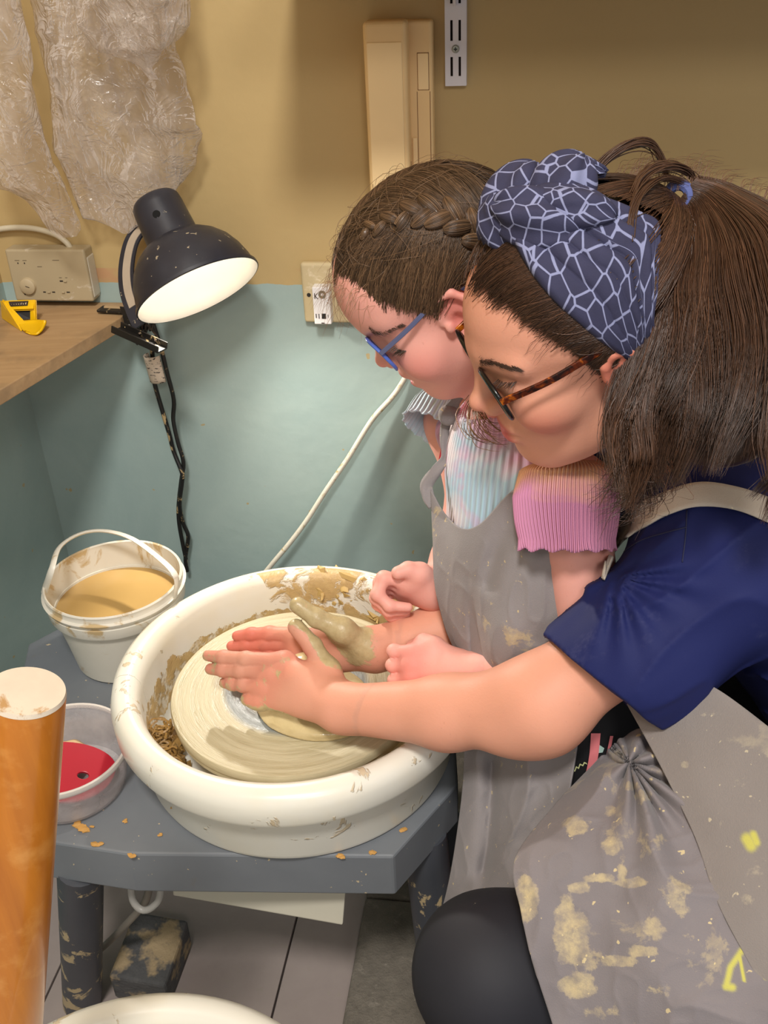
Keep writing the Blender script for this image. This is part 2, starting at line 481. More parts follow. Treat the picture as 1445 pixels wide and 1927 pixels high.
# strip built around its slots: a ladder of plates
def plate_with_slots(zb, zt, w_, rows, mb):
    xs = [0, .0065, .0095, .0165, .0195, w_]
    zed = sorted({zb, zt}|{a for a, b in rows}|{b for a, b in rows})
    for z0, z1 in zip(zed[:-1], zed[1:]):
        hole = any(abs(a-z0) < 1e-6 for a, b in rows)
        segs = [(xs[0], xs[1]), (xs[2], xs[3]), (xs[4], xs[5])] if hole else [(0, w_)]
        for a, b in segs:
            mb.box(onwall(uu0+(a+b)/2, .0105, (z0+z1)/2), (b-a, .0018, z1-z0), WA)
mb = MB(); rows = [(1.134, 1.156), (1.174, 1.197), (1.215, 1.238), (1.256, 1.279)]
plate_with_slots(1.1227, 1.30, .026, rows, mb)
for du in (.0005, .0255): mb.box(onwall(uu0+du, .0055, 1.2114), (.0014, .011, .177), WA)
mb.build('slotted_strip', whm, t)
mb = MB(); mb.box(onwall(uu0+.013, .002, 1.2114), (.022, .001, .17), WA); mb.build('slot_shade_plate', plain('painted_slot_shade', (60, 48, 40), .8), t)  # dark plate behind the slots, its colour stands in for their shade
mb = MB(); mb.lathe([(0, .0028), (.0035, .0026), (.0046, .0012), (.0048, 0)], onwall(uu0+.013, .0115, 1.165), 20, np.array([WD, ZV, -WN]).T)
sc1 = mb.build('screw', plain('zinc', (170, 172, 160), .35, metal=.7), t, smooth=True)
mb = MB(); 
for R_ in (0, 1): mb.box(onwall(uu0+.013, .0146, 1.165), (.0045 if R_ else .0012, .0006, .0012 if R_ else .0045), WA)
mb.build('screw_slot', plain('screw_dark', (40, 44, 40), .6), sc1)
mb = MB(); A = np.array([-WN, ZV, WD]).T
mb.prism([(.010, 1.214), (.02, 1.212), (.05, 1.236), (.20, 1.262), (.28, 1.274), (.28, 1.282), (.010, 1.282)], uu0+.0115, uu0+.0145, A, W0)
mb.build('bracket_arm', whm, t, bev=.0004)
mb = MB(); mb.box(onwall(.68, .151, 1.292), (1.29, .30, .019), WA); o = mb.build('wall_shelf', woodm, bev=.0015); tag(o, 'wooden wall shelf resting on the white slotted upright above the frame', 'shelf')

# ------------------------------------------------------------------ things on the wall
ivory = plain('aged_ivory_plastic', (236, 202, 146), .5, .06, 20)
ivory2 = plain('aged_ivory_front', (247, 216, 162), .45, .05, 12)
# entry phone
t = thing('entry_phone', 'aged cream entry phone handset mounted upright on the wall', 'intercom', tuple(onwall(.155, 0, .98)))
mb = MB(); mb.box(onwall(.158, .0125, 1.088), (.082, .024, .222), WA); mb.build('base', ivory, t, bev=.004, seg=3)
mb = MB(); mb.box(onwall(.1445, .036, 1.090), (.053, .030, .224), WA); hs = mb.build('handset', ivory, t, bev=.006, seg=4)
mb = MB(); mb.box(onwall(.1438, .0515, 1.077), (.043, .0022, .204), WA); mb.build('handset_front', ivory2, hs, bev=.001)
mb = MB(); mb.box(onwall(.1755, .0255, 1.042), (.006, .004, .045), WA); mb.build('hook_switch', ivory2, t, bev=.001)
ivd = plain('cream_seam', (126, 84, 50), .7)
mb = MB(); mb.box(onwall(.1875, .0243, 1.142), (.0145, .0012, .043), WA); mb.build('button_seam', ivd, t)
mb = MB(); mb.box(onwall(.1875, .0251, 1.142), (.0132, .002, .0415), WA); mb.build('door_button', ivory2, t, bev=.0006)
mb = MB()
for u in (.1795, .1955): mb.box(onwall(u, .0243, 1.06), (.0008, .0008, .118), WA)
mb.build('groove_line', ivd, t)

# wall socket plate with white module
t = thing('wall_socket', 'cream wall socket plate with a white module on the paint line', 'socket', tuple(onwall(.05, 0, .81)))
plm = plain('cream_plate', (198, 180, 140), .5, .06, dirt=(222, 206, 176), dirt_scale=30)
mb = MB(); mb.box(onwall(.050, .006, .8535), (.084, .012, .087), WA); mb.build('plate', plm, t, bev=.004, seg=3)
mdm = plain('white_module_plastic', (232, 228, 226), .4, .03)
mb = MB(); mb.box(onwall(.0385, .0175, .841), (.0245, .021, .054), WA); md = mb.build('module', mdm, t, bev=.0012)
blk = plain('black_print', (36, 32, 30), .6)
mb = MB()
mb.box(onwall(.0405, .0282, .8262), (.006, .0006, .0075), WA)
mb.box(onwall(.0295, .0282, .8265), (.0012, .0006, .006), WA); mb.box(onwall(.0335, .0282, .826), (.0010, .0006, .007), WA); mb.box(onwall(.0465, .0282, .8265), (.0008, .0006, .004), WA)
mb.box(onwall(.0385, .0282, .8160), (.0045, .0006, .0012), WA)
mb.build('printed_mark', blk, md)['kind'] = 'stuff'
mb = MB()
mb.box(onwall(.0296, .0282, .8555), (.0011, .0006, .008), WA)
for s in (1, -1):
    a = .7*s; R_ = WA@np.array([[math.cos(a), 0, math.sin(a)], [0, 1, 0], [-math.sin(a), 0, math.cos(a)]])
    mb.box(onwall(.0318, .0282, .8555+s*.0019), (.0009, .0006, .0055), R_)
mb.build('letter_k', blk, md)
mb = MB(); mb.lathe([(.0025, -.004), (.0055, -.004), (.0055, .001), (.0025, .001)], onwall(.0405, .0282, .858), 18, np.array([WD, ZV, -WN]).T, closed=True); mb.build('aerial_socket', plain('nickel', (150, 140, 120), .3, metal=.8), md, smooth=True)
for u, z in ((.0175, .8515), (.0835, .8515)):
    mb = MB(); mb.lathe([(0, .0004), (.0028, .0004), (.003, -.001)], onwall(u, .0124, z), 14, np.array([WD, ZV, -WN]).T); mb.build('screw', blk, t)

# heating controller
t = thing('wall_controller', 'beige wall controller box with a round dial above the shelf', 'controller', tuple(onwall(-.36, 0, .8435)))
bgm = plain('beige_controller', (176, 160, 128), .5, .06, 25, dirt=(206, 196, 176), dirt_t=(.6, .66), dirt_scale=24)
mb = MB(); mb.box(onwall(-.3585, .014, .882), (.120, .028, .076), WA); bd = mb.build('body', bgm, t, bev=.003, seg=3)
mb = MB(); mb.box(onwall(-.3005, .012, .878), (.006, .024, .06), WA); mb.build('side_cover', plain('cream_side', (206, 198, 178), .5), t, bev=.002)
AX = np.array([WD, ZV, -WN]).T
mb = MB(); mb.lathe([(0, .006), (.009, .006), (.0115, .0045), (.0125, 0)], onwall(-.394, .028, .867), 32, AX); dl = mb.build('dial', plain('dial_beige', (186, 168, 134), .5), t, smooth=True)
mb = MB(); mb.box(onwall(-.3925, .0344, .8675), (.006, .0006, .0007), WA@np.array([[.93, 0, .36], [0, 1, 0], [-.36, 0, .93]])); mb.build('pointer', blk, dl)
mb = MB()
for u, z, w_, h_ in [(-.402, .9005, .0016, .002), (-.392, .9005, .0016, .002), (-.371, .858, .004, .0016), (-.357, .858, .0045, .0016), (-.3415, .8745, .0048, .0018), (-.3345, .858, .005, .0016), (-.402, .8545, .002, .002)]:
    mb.box(onwall(u, .0281, z), (w_, .0006, h_), WA)
mb.build('slot', blk, t)['kind'] = 'stuff'
mb = MB()
for u, z, w_ in [(-.4025, .9045, .007), (-.391, .9045, .006), (-.37, .8955, .007), (-.3435, .905, .010), (-.342, .8795, .004), (-.333, .8795, .003)]:
    mb.box(onwall(u, .0281, z), (w_, .0005, .0008), WA)
mb.build('printed_line', plain('grey_print', (110, 96, 74), .7), t)['kind'] = 'stuff'
mb = MB()
for u, z in [(-.364, .858), (-.3355, .8745), (-.342, .858)]: mb.box(onwall(u, .029, z), (.0045, .002, .0022), WA)
mb.build('slider', bgm, t, bev=.0004)
mb = MB(); mb.tube(spline([onwall(-.3255, .012, .918), onwall(-.330, .012, .926), onwall(-.345, .011, .937), onwall(-.375, .010, .945), onwall(-.41, .009, .946), onwall(-.448, .008, .941)], 30), .0042, 8)
o = mb.build('controller_cable', plain('cream_cable', (200, 190, 165), .5, .1), smooth=True, ang=60); tag(o, 'thick cream cable looping from the top of the beige controller', 'cable')

# white cable down the wall
wc_ = [onwall(.158, .012, .980), onwall(.165, .010, .93), onwall(.185, .008, .86), onwall(.190, .007, .79)]+[wall_px(x, y, .006+.004*i) for i, (x, y) in enumerate([(775, 690), (742, 742), (700, 790), (655, 862), (612, 925), (578, 978), (545, 1022), (508, 1066), (440, 1150)])]
mb = MB(); mb.tube(spline(wc_, 80), .0042, 8); o = mb.build('wall_cable', plain('white_cable', (215, 208, 190), .45, .08, 40, dirt=(180, 160, 110), dirt_scale=60), smooth=True, ang=60); tag(o, 'white cable running diagonally down the teal wall from behind the girl\'s chin', 'cable')

# ------------------------------------------------------------------ clamp lamp
Oc = at_d(372, 545, 1.33); rO = .0855
vd = unit(ray(372, 545))
ir = unit(CR-vd*np.dot(CR, vd)); iu = np.cross(ir, vd); iu = iu if np.dot(iu, CU) > 0 else -iu
ax = unit(math.cos(.31)*(ir*-.41+iu*.912)+math.sin(.31)*vd)
LA = frame(z=ax)
lampb = NT('chipped_black_enamel'); v = lampb.coord('Object')
ch = lampb.ramp(lampb.noise(v, 90, 4, .6, .4), [(.68, 0), (.71, 1)])
lc = lampb.mix(lampb.noise(v, 22, 5), lin((26, 27, 36)), lin((54, 55, 64)))
lampb.P(Base_Color=lampb.mix(ch, lc, lin((170, 156, 130))), Roughness=lampb.ramp(lampb.noise(v, 30, 4), [(.3, .28), (.7, .5)])); lampb = lampb.m
lampw = plain('white_enamel_inside', (240, 236, 226), .4, .02)
t = thing('clamp_lamp', 'black clamp lamp with white lining fixed to the shelf corner', 'lamp', tuple(at_z(250, 600, zs)))
out = [(.0300, .132), (.0325, .128), (.0335, .120), (.0352, .078), (.036, .073), (.046, .069), (.058, .060), (.069, .047), (.077, .031), (.082, .014), (.0838, .003), (.0868, .002), (.0872, -.002), (.0855, -.003)]
mb = MB(); mb.lathe([(0, .134), (.0285, .1335)]+out[:5], Oc, 48, LA); mb.build('lamp_socket', lampb, t, smooth=True, ang=50)
mb = MB(); mb.lathe(out[4:], Oc, 72, LA); sh = mb.build('shade', lampb, t, smooth=True, ang=50)
mb = MB(); mb.lathe([(.0855, -.0025), (.0825, .002), (.0805, .014), (.0755, .031), (.0675, .046), (.0565, .058), (.045, .067), (.030, .071), (0, .072)], Oc, 72, LA); mb.build('lining', lampw, sh, smooth=True, ang=60)
mb = MB(); mb.lathe([(.016, .07), (.016, .064), (.013, .062)], Oc, 24, LA); mb.build('bulb_holder', plain('bakelite', (235, 230, 220), .4), t, smooth=True)
em = NT('lit_bulb'); em.P(Base_Color=(1, 1, 1), Emission_Color=(1, .9, .76), Emission_Strength=40.); em = em.m
mb = MB(); mb.lathe([(.011, .066)]+[(.013*math.sin(a), .058+.013*math.cos(a)) for a in np.linspace(.9, math.pi, 10)], Oc, 24, LA); mb.build('bulb', em, t, smooth=True)
ld = bpy.data.lights.new('bulb_light', 'SPOT'); ld.energy = 10.0; ld.color = (1, .94, .85); ld.shadow_soft_size = .012; ld.spot_size = math.radians(116); ld.spot_blend = .5
lo_ = bpy.data.objects.new('bulb_light', ld); COL.objects.link(lo_); lo_.location = Oc+ax*.036; lo_.rotation_euler = Vector(-ax).to_track_quat('-Z', 'Y').to_euler()
hd = unit(-vd+ax*np.dot(vd, ax)); hd = unit(hd*.98+np.cross(ax, hd)*-.16)
hp = Oc+ax*.101+hd*.0338
mb = MB(); mb.lathe([(0, .0006), (.0052, .0006), (.0056, -.0012)], hp, 20, frame(z=hd)); mb.build('vent_hole', plain('black_hole', (2, 2, 2), .9), t, smooth=True)
# bent flat arm
armp = [at_d(300, 452, 1.385), at_d(272, 430, 1.39), at_d(249, 452, 1.39), at_d(238, 500, 1.385), at_d(240, 545, 1.375), at_d(253, 585, 1.365), at_d(265, 612, 1.36)]
ap = spline(armp, 40)
def strip(pts, wdir, w_, th, mb):
    T = np.gradient(pts, axis=0); Vv = []; 
    for p, tn in zip(pts, T):
        tn = unit(tn); wv = unit(wdir-tn*np.dot(wdir, tn)); nv = np.cross(tn, wv)
        Vv += [p+wv*w_/2+nv*th/2, p-wv*w_/2+nv*th/2, p-wv*w_/2-nv*th/2, p+wv*w_/2-nv*th/2]
    m = len(pts); f = [(i*4+q, i*4+(q+1) % 4, i*4+4+(q+1) % 4, i*4+4+q) for i in range(m-1) for q in range(4)]+[(3, 2, 1, 0), tuple(range(m*4-4, m*4))]
    mb.add(Vv, f)
mb = MB(); strip(ap, unit(ir*.85-vd*.55), .024, .003, mb); mb.build('arm', lampb, t, smooth=True, ang=40)
mb = MB(); strip(ap[4:-8]+ir*.001-vd*.002, unit(ir*.85-vd*.55), .012, .0032, mb); mb.build('arm_lining', plain('worn_steel', (176, 160, 140), .5, .15), t, smooth=True, ang=40)
# clamp
clm = plain('black_clamp_metal', (26, 24, 22), .45, .2, 60, dirt=(190, 165, 120), dirt_t=(.62, .66), dirt_scale=70)
J = at_z(247, 588, zs+.002)
e1 = unit(c1-sc_); ein = unit(V(.9, -.25, 0)); eup = ZV; esd = np.cross(eup, ein)
CAx = np.array([ein, esd, eup]).T
mb = MB(); mb.box(J-ein*.018+eup*.003, (.062, .020, .004), CAx); mb.build('upper_jaw', clm, t, bev=.001)
mb = MB(); mb.box(J-ein*.012+eup*.0065, (.058, .006, .003), CAx); mb.build('jaw_rib', plain('clamp_clay', (176, 150, 112), .8), t, bev=.001)
lj = unit(at_d(302, 658, 1.34)-at_d(222, 622, 1.36)); ljn = unit(np.cross(lj, esd))
LJ = np.array([lj, unit(np.cross(ljn, lj)), ljn]).T
jc = (at_d(302, 658, 1.34)+at_d(222, 622, 1.36))/2
mb = MB(); mb.box(jc, (.078, .020, .003), LJ)
for s in (1, -1): mb.box(jc+LJ[:, 1]*s*.0095+LJ[:, 2]*.004, (.078, .002, .010), LJ)
mb.build('lower_jaw', clm, t, bev=.0008)
mb = MB(); mb.prism([(-.011, .012), (.012, .010), (.016, -.030), (.006, -.046), (-.006, -.030)], -.0105, -.0085, np.array([ein, eup, esd]).T, J); mb.prism([(-.011, .012), (.012, .010), (.016, -.030), (.006, -.046), (-.006, -.030)], .0085, .0105, np.array([ein, eup, esd]).T, J)
mb.build('clamp_cheek', clm, t, bev=.0005)
for du, dz in ((-.001, -.016), (.004, -.034)):
    mb = MB(); mb.lathe([(0, .0015), (.0018, .001), (.0022, 0)], J+ein*du+eup*dz-esd*.0105, 12, frame(z=-esd)); mb.build('rivet', plain('steel_rivet', (190, 186, 178), .35, metal=.6), t, smooth=True)
mb = MB(); mb.tube([J+ein*.016-eup*.008, J+ein*.034-eup*.034, jc+lj*.026+LJ[:, 2]*.010], .0016, 6); mb.tube([J+ein*.010-eup*.012, J+ein*.0-eup*.034, jc+lj*.0+LJ[:, 2]*.010], .0014, 6)
mb.build('spring_rod', plain('rusty_rod', (96, 80, 64), .5, .2), t, smooth=True)
mb = MB(); sp = [J+ein*(.004+.0006*k)+esd*.0+V(0, 0, 0)+(eup*math.cos(k*.7)+esd*math.sin(k*.7))*.006-eup*.02+ein*.008 for k in range(36)]
mb.tube(sp, .0011, 5); mb.build('spring', plain('spring_steel', (70, 62, 56), .4, metal=.6), t, smooth=True)
# cords
crm = plain('black_cord', (24, 23, 22), .5, .2, 60, dirt=(170, 146, 104), dirt_t=(.6, .64), dirt_scale=50)
cA = [(276, 566, .03), (289, 612, .03), (303, 655, .03), (314, 700, .028), (327, 752, .022), (326, 790, .02), (334, 830, .02), (345, 870, .02), (341, 905, .018), (336, 950, .016), (337, 985, .015), (345, 1030, .014), (350, 1052, .014)]
cB = [(286, 655, .03), (289, 700, .028), (291, 722, .026), (304, 768, .022), (318, 815, .02), (327, 850, .018), (342, 888, .026), (343, 905, .025), (338, 950, .022), (345, 985, .012), (354, 1010, .012), (349, 1050, .012), (352, 1075, .012)]
for nm, cs_, lb in (('power_cord', cA, 'black lamp cord spotted with clay, nearest its shade, down the teal wall'), ('power_cord', cB, 'black lamp cord with the paper tag, from the clamp jaw down the wall')):
    mb = MB(); mb.tube(spline([wall_px(x, y, o_+.006) for x, y, o_ in cs_], 70), .0034, 8); o = mb.build(nm, crm, smooth=True, ang=60); tag(o, lb, 'cord', 'lamp cords')
tg = NT('printed_paper_tag'); v = tg.coord('Object')
pr = tg.ramp(tg.noise(tg.map(v, (150, 150, 420)), 1.0, 2), [(.6, 0), (.62, 1)])
tg.P(Base_Color=tg.mix(pr, lin((222, 206, 186)), lin((70, 62, 56))), Roughness=.6)
T0, T1 = wall_px(285, 668, .04), wall_px(298, 717, .034)
tu = unit(T1-T0); tw = unit(WD-tu*np.dot(WD, tu)); tn_ = np.cross(tu, tw)
Pg = np.array([[T0+(T1-T0)*i/7+tw*(.0125*math.sin(a))+tn_*(.008*math.cos(a)) for a in np.linspace(-2.6, 1.5, 16)] for i in range(8)])
o = sheet('cord_tag', Pg, .0005, tg.m); tag(o, 'curled white paper tag wrapped around the lamp cord', 'tag')

# ------------------------------------------------------------------ yellow shaver tool on the shelf
ylm = plain('yellow_plastic', (236, 186, 8), .35, .06, 40, dirt=(200, 160, 120), dirt_t=(.72, .75), dirt_scale=40)
Yb = at_z(30, 600, zs); yx = unit(at_z(60, 620, zs)-at_z(8, 606, zs)); yx[2] = 0; yx = unit(V(.80, -.60, 0)); yy = V(.60, .80, 0)
YA = np.array([yx, yy, ZV]).T
t = thing('shaver_tool', 'small yellow plastic shaver tool with a black recess lying on the shelf', 'tool', tuple(Yb-V(0, 0, .0)))
# frame in its own axes: x towards the lip, y across, z up; standing open side to the camera
def yp(x, y, z): return Yb+yx*x+yy*y+ZV*z
B0 = [at_z(6, 607, zs+.0), at_z(62, 600, zs)]
mb = MB()
L_ = lambda x, y, d: at_d(x, y, d)
d0 = np.dot(at_z(20, 600, zs)-CAMP, CF)
def slab(pts, th, mb):
    """thick plate from a list of 3-D corners, pushed back from the camera side"""
    P = [np.asarray(q) for q in pts]; nrm = unit(np.cross(P[1]-P[0], P[2]-P[0])); 
    if np.dot(nrm, ray(CX, CY)) < 0: nrm = -nrm
    n = len(P); mb.add(P+[q+nrm*th for q in P], [tuple(range(n)), tuple(range(n, 2*n))[::-1]]+[(i, (i+1) % n, n+(i+1) % n, n+i) for i in range(n)])
zt = zs+.030
a_, b_, c_, d_, = at_z(3, 568, zs+.026), at_z(64, 566, zs+.026), at_z(62, 607, zs+.004), at_z(32, 606, zs+.004)
mb = MB(); slab([at_z(1, 567, zs+.030), at_z(6, 570, zs+.030), at_z(44, 612, zs+.006), at_z(40, 622, zs+.001), at_z(4, 598, zs+.002)], .004, mb); mb.build('side_rail', ylm, t, bev=.001)
mb = MB(); slab([at_z(58, 566, zs+.030), at_z(65, 566, zs+.030), at_z(66, 602, zs+.006), at_z(58, 604, zs+.004)], .004, mb); mb.build('side_rail', ylm, t, bev=.001)
mb = MB(); slab([at_z(2, 567, zs+.030), at_z(64, 565, zs+.030), at_z(62, 580, zs+.022), at_z(12, 582, zs+.022)], .004, mb); mb.build('end_plate', ylm, t, bev=.0008)
mb = MB(); slab([at_z(18, 580, zs+.021), at_z(60, 578, zs+.021), at_z(58, 600, zs+.006), at_z(34, 602, zs+.006)], .003, mb); mb.build('recess', plain('black_blade', (20, 14, 10), .6), t)
mb = MB(); slab([at_z(16, 567.5, zs+.0302), at_z(53, 566, zs+.0302), at_z(51.5, 575, zs+.0252), at_z(19, 576.5, zs+.0252)], .001, mb); lab = mb.build('label_patch', plain('brown_label', (40, 24, 14), .6), t)
mb = MB()
for k in range(7):
    x = 21+k*4.3; y = 571.5-.12*k
    slab([at_z(x, y-2, zs+.0286), at_z(x+2.6, y-1.8-(k % 2), zs+.0287), at_z(x+2.2, y+1.2, zs+.0271), at_z(x+.6, y+1.8, zs+.027)], .0008, mb)
mb.build('label_mark', plain('label_cream', (210, 190, 150), .6), lab)
lip = [[at_z(34, 604, zs+.010), at_z(50, 604, zs+.009), at_z(68, 602, zs+.010), at_z(86, 603, zs+.014)],
       [at_z(36, 612, zs+.006), at_z(52, 613, zs+.005), at_z(70, 611, zs+.006), at_z(85, 610, zs+.010)],
       [at_z(44, 622, zs+.003), at_z(56, 626, zs+.002), at_z(70, 626, zs+.003), at_z(80, 619, zs+.007)],
       [at_z(52, 625, zs+.003), at_z(60, 629, zs+.002), at_z(68, 629, zs+.003), at_z(74, 625, zs+.005)]]
o = sheet('lip', surf(lip, 12, 14), .003, ylm, t)

# ------------------------------------------------------------------ clear plastic bags hung from above
pm = NT('clear_crinkled_film'); t_ = pm.t
v = pm.coord('Object')
nz = pm.noise(pm.map(v, (1, 1, .4)), 9, 3, .5, 1.4); nz2 = pm.noise(v, 24, 3, .5, 2.0)
rd = pm.math('SUBTRACT', 1.0, pm.math('ABSOLUTE', pm.math('MULTIPLY_ADD', nz, 2.0, -1.0)))
rd2 = pm.math('SUBTRACT', 1.0, pm.math('ABSOLUTE', pm.math('MULTIPLY_ADD', nz2, 2.0, -1.0)))
h_ = pm.math('ADD', pm.math('POWER', rd, 3.0), pm.math('MULTIPLY', pm.math('POWER', rd2, 3.0), .3))
pm.P(Base_Color=lin((222, 212, 205)), Roughness=.16); pm.p.inputs['Specular IOR Level'].default_value = .9
nrm = pm.bump(h_, .75, .010)
tr = pm.n('ShaderNodeBsdfTransparent', Color=(.97, .96, .95))
fr = pm.n('ShaderNodeFresnel', IOR=1.5, Normal=nrm)
fac = pm.math('ADD', pm.math('MULTIPLY', fr.outputs[0], .42), pm.math('ADD', pm.math('MULTIPLY', pm.math('POWER', rd, 8.0), .18), .035))
ms = pm.n('ShaderNodeMixShader'); t_.links.new(fac, ms.inputs[0]); t_.links.new(tr.outputs[0], ms.inputs[1]); t_.links.new(pm.p.outputs[0], ms.inputs[2]); t_.links.new(ms.outputs[0], pm.out.inputs[0])
filmm = pm.m
def film_bag(label, rows, off, puff, seed, n=56):
    """rows: (y, x_left, x_right); a flat double-walled bag hanging `off` in front of the wall"""
    R_ = np.array(rows, float); yy_ = np.linspace(R_[0, 0], R_[-1, 0], n)
    xl = np.interp(yy_, R_[:, 0], R_[:, 1]); xr = np.interp(yy_, R_[:, 0], R_[:, 2])
    m = 40; Pg = np.zeros((n, m, 3))
    for i in range(n):
        for j in range(m):
            a = 2*math.pi*j/m; s = .5-.5*math.cos(a); x = xl[i]+(xr[i]-xl[i])*s
            e = off+puff*math.sin(a)*min(1, (n-1-i)/8)
            Pg[i, j] = wall_px(x, yy_[i], max(e, .004))
    P = Pg.reshape(-1, 3)
    d = (1-np.abs(vnoise(P*V(1, 1, .45), 15, seed)))**3*.022+(1-np.abs(vnoise(P, 36, seed+3)))**4*.007
    P = P-WN*d[:, None]+WD*(vnoise(P, 40, seed+5)*.004)[:, None]+ZV*(vnoise(P, 50, seed+6)*.004)[:, None]
    o = build('plastic_bag', P, grid_faces(n, m, True), filmm, None, True)
    tag(o, label, 'bag', 'plastic bags'); return o
film_bag('large clear plastic bag hanging in the middle, behind the black lamp', [(-260, 60, 330), (0, 60, 345), (90, 80, 335), (170, 95, 362), (250, 110, 388), (310, 120, 372), (370, 140, 328), (400, 165, 290), (438, 236, 250)], .028, .022, 1)
film_bag('clear plastic bag hanging lowest at the left edge over the controller', [(-260, -80, 20), (0, -60, 48), (200, -40, 82), (300, -20, 106), (345, 0, 128), (375, 55, 140), (410, 75, 152), (432, 92, 155), (446, 112, 146)], .10, .03, 2)
film_bag('short clear plastic bag with a ragged tip, highest and nearest the top edge', [(-260, 130, 330), (0, 150, 360), (50, 160, 356), (85, 185, 330), (110, 238, 308), (128, 264, 290), (150, 284, 300)], .085, .03, 3)

# ------------------------------------------------------------------ pottery wheel
WC = V(-.116, .938, 0)
tabm = NT('grey_painted_steel'); v = tabm.geo()
tc = tabm.mix(tabm.noise(v, 12, 5), lin((108, 112, 118)), lin((128, 132, 136)))
tc = tabm.mix(tabm.ramp(tabm.noise(v, 9, 6, .65, .7), [(.6, 0), (.7, .55)]), tc, lin((120, 108, 86)))
tc = tabm.mix(tabm.ramp(tabm.noise(v, 120, 2), [(.73, 0), (.745, 1)]), tc, lin((205, 185, 150)))
tabm.P(Base_Color=tc, Roughness=.42); tabm.bump(tabm.noise(v, 150, 3), .1, .0005); tabm = tabm.m
t = thing('pottery_wheel', 'grey pottery wheel with a spinning clay-coated head', 'pottery wheel', (WC[0], WC[1], 0))
poly = [(-.50, 1.02), (-.42, .80), (-.302, .772), (-.0076, .751), (.072, .852), (.085, 1.16), (-.05, 1.27), (-.44, 1.24), (-.52, 1.16)]
mb = MB(); mb.prism(poly, .366, .43); mb.build('table_top', tabm, t, bev=.003, seg=2)
legm = plain('grey_leg_splashed', (70, 72, 78), .45, .12, 20, dirt=(190, 168, 128), dirt_t=(.57, .60), dirt_scale=24)
for a, b in (((-.375, .81, .37), (-.462, .885, .0)), ((.03, .835, .37), (.052, .80, .0)), ((-.10, 1.2, .37), (-.10, 1.27, 0))):
    mb = MB(); mb.tube([V(*a), V(*b)], .027, 20); mb.build('leg', legm, t, smooth=True, ang=50)
mcm = plain('cream_motor_cover', (196, 190, 172), .5, .06, 15, dirt=(160, 140, 110), dirt_t=(.66, .7))
P0, P1, P2, P3 = at_d(325, 1686, 1.25), at_d(645, 1742, 1.19), at_d(653, 1645, 1.175), at_d(325, 1625, 1.23)
mb = MB(); nb = unit(np.cross(P1-P0, P2-P1)); nb = nb if nb[1] > 0 else -nb
mb.add([P0, P1, P2, P3]+[q+V(.01, .16, .0) for q in (P0, P1, P2, P3)], [(0, 1, 2, 3), (7, 6, 5, 4), (0, 4, 5, 1), (1, 5, 6, 2), (2, 6, 7, 3), (3, 7, 4, 0)])
mb.build('motor_cover', mcm, t, bev=.002)
# wheel head
hm = NT('slip_coated_wheel_head'); v = hm.coord('Object')
sx = hm.sep(v)
ang = hm.math('ARCTAN2', sx[1], sx[0]); rad = hm.math('SQRT', hm.math('ADD', hm.math('MULTIPLY', sx[0], sx[0]), hm.math('MULTIPLY', sx[1], sx[1])))
pol = hm.n('ShaderNodeCombineXYZ', X=hm.math('MULTIPLY', hm.math('SINE', ang), 1.3), Y=hm.math('MULTIPLY', hm.math('COSINE', ang), 1.3), Z=hm.math('MULTIPLY', rad, 170.)).outputs[0]
nr = hm.noise(pol, 1.0, 4, .6)
base = hm.mix(hm.ramp(nr, [(.3, 0), (.7, 1)]), lin((178, 166, 132)), lin((204, 194, 162)))
ring = hm.ramp(rad, [(.060, 0), (.066, 1), (.083, 1), (.089, 0)])
base = hm.mix(hm.math('MULTIPLY', ring, .92), base, lin((136, 142, 142)))
hm.P(Base_Color=base, Roughness=hm.ramp(nr, [(.35, .24), (.6, .5)])); hm.bump(hm.noise(pol, 1.0, 5, .75), .55, .0025); hm = hm.m
C52 = WC+V(0, 0, .52)
prof = [(.0, 0), (.060, 0), (.064, .0008), (.084, .0008), (.088, 0), (.144, 0), (.1485, -.0012), (.150, -.0045), (.1495, -.012), (.147, -.0135), (.1475, -.0215), (.144, -.0245), (.05, -.0245), (.03, -.03), (.03, -.082), (0, -.082)]
mb = MB(); mb.lathe(prof, C52, 128); mb.build('wheel_head', hm, t, smooth=True, ang=50, loc=C52)

# splash pan in two halves
panm = NT('white_pan_plastic'); v = panm.geo(); z = panm.sep(v)[2]
base = panm.mix(panm.noise(v, 8, 3), lin((226, 222, 208)), lin((234, 231, 220)))
yl = panm.ramp(panm.noise(v, 5, 4, .6), [(.48, 0), (.75, .45)])
base = panm.mix(yl, base, lin((228, 208, 158)))
dx = panm.math('SUBTRACT', panm.sep(v)[0], float(WC[0])); dy = panm.math('SUBTRACT', panm.sep(v)[1], float(WC[1]))
rr = panm.math('SQRT', panm.math('ADD', panm.math('MULTIPLY', dx, dx), panm.math('MULTIPLY', dy, dy)))
inside = panm.math('LESS_THAN', rr, .1875)
zw = panm.math('ADD', z, panm.math('MULTIPLY', panm.math('SUBTRACT', panm.noise(v, 28, 5, .65), .5), .05))
zw = panm.math('ADD', zw, panm.math('MULTIPLY', panm.math('SUBTRACT', panm.noise(v, 9, 3), .5), .03))
band = panm.math('MULTIPLY', panm.math('LESS_THAN', zw, .503), panm.math('GREATER_THAN', zw, .462))
wall_ = panm.math('MULTIPLY', inside, band)
spl = panm.ramp(panm.noise(v, 26, 5, .6, .6), [(.64, 0), (.67, 1)])
far_ = panm.math('MULTIPLY', panm.math('GREATER_THAN', panm.math('ADD', dx, dy), .13), panm.ramp(panm.noise(v, 24, 5, .65, .5), [(.43, 0), (.49, .9)]))
cl = panm.math('MAXIMUM', panm.math('MULTIPLY', wall_, panm.ramp(panm.noise(v, 60, 4, .6), [(.36, .25), (.5, .9)])), panm.math('MULTIPLY', spl, .55))
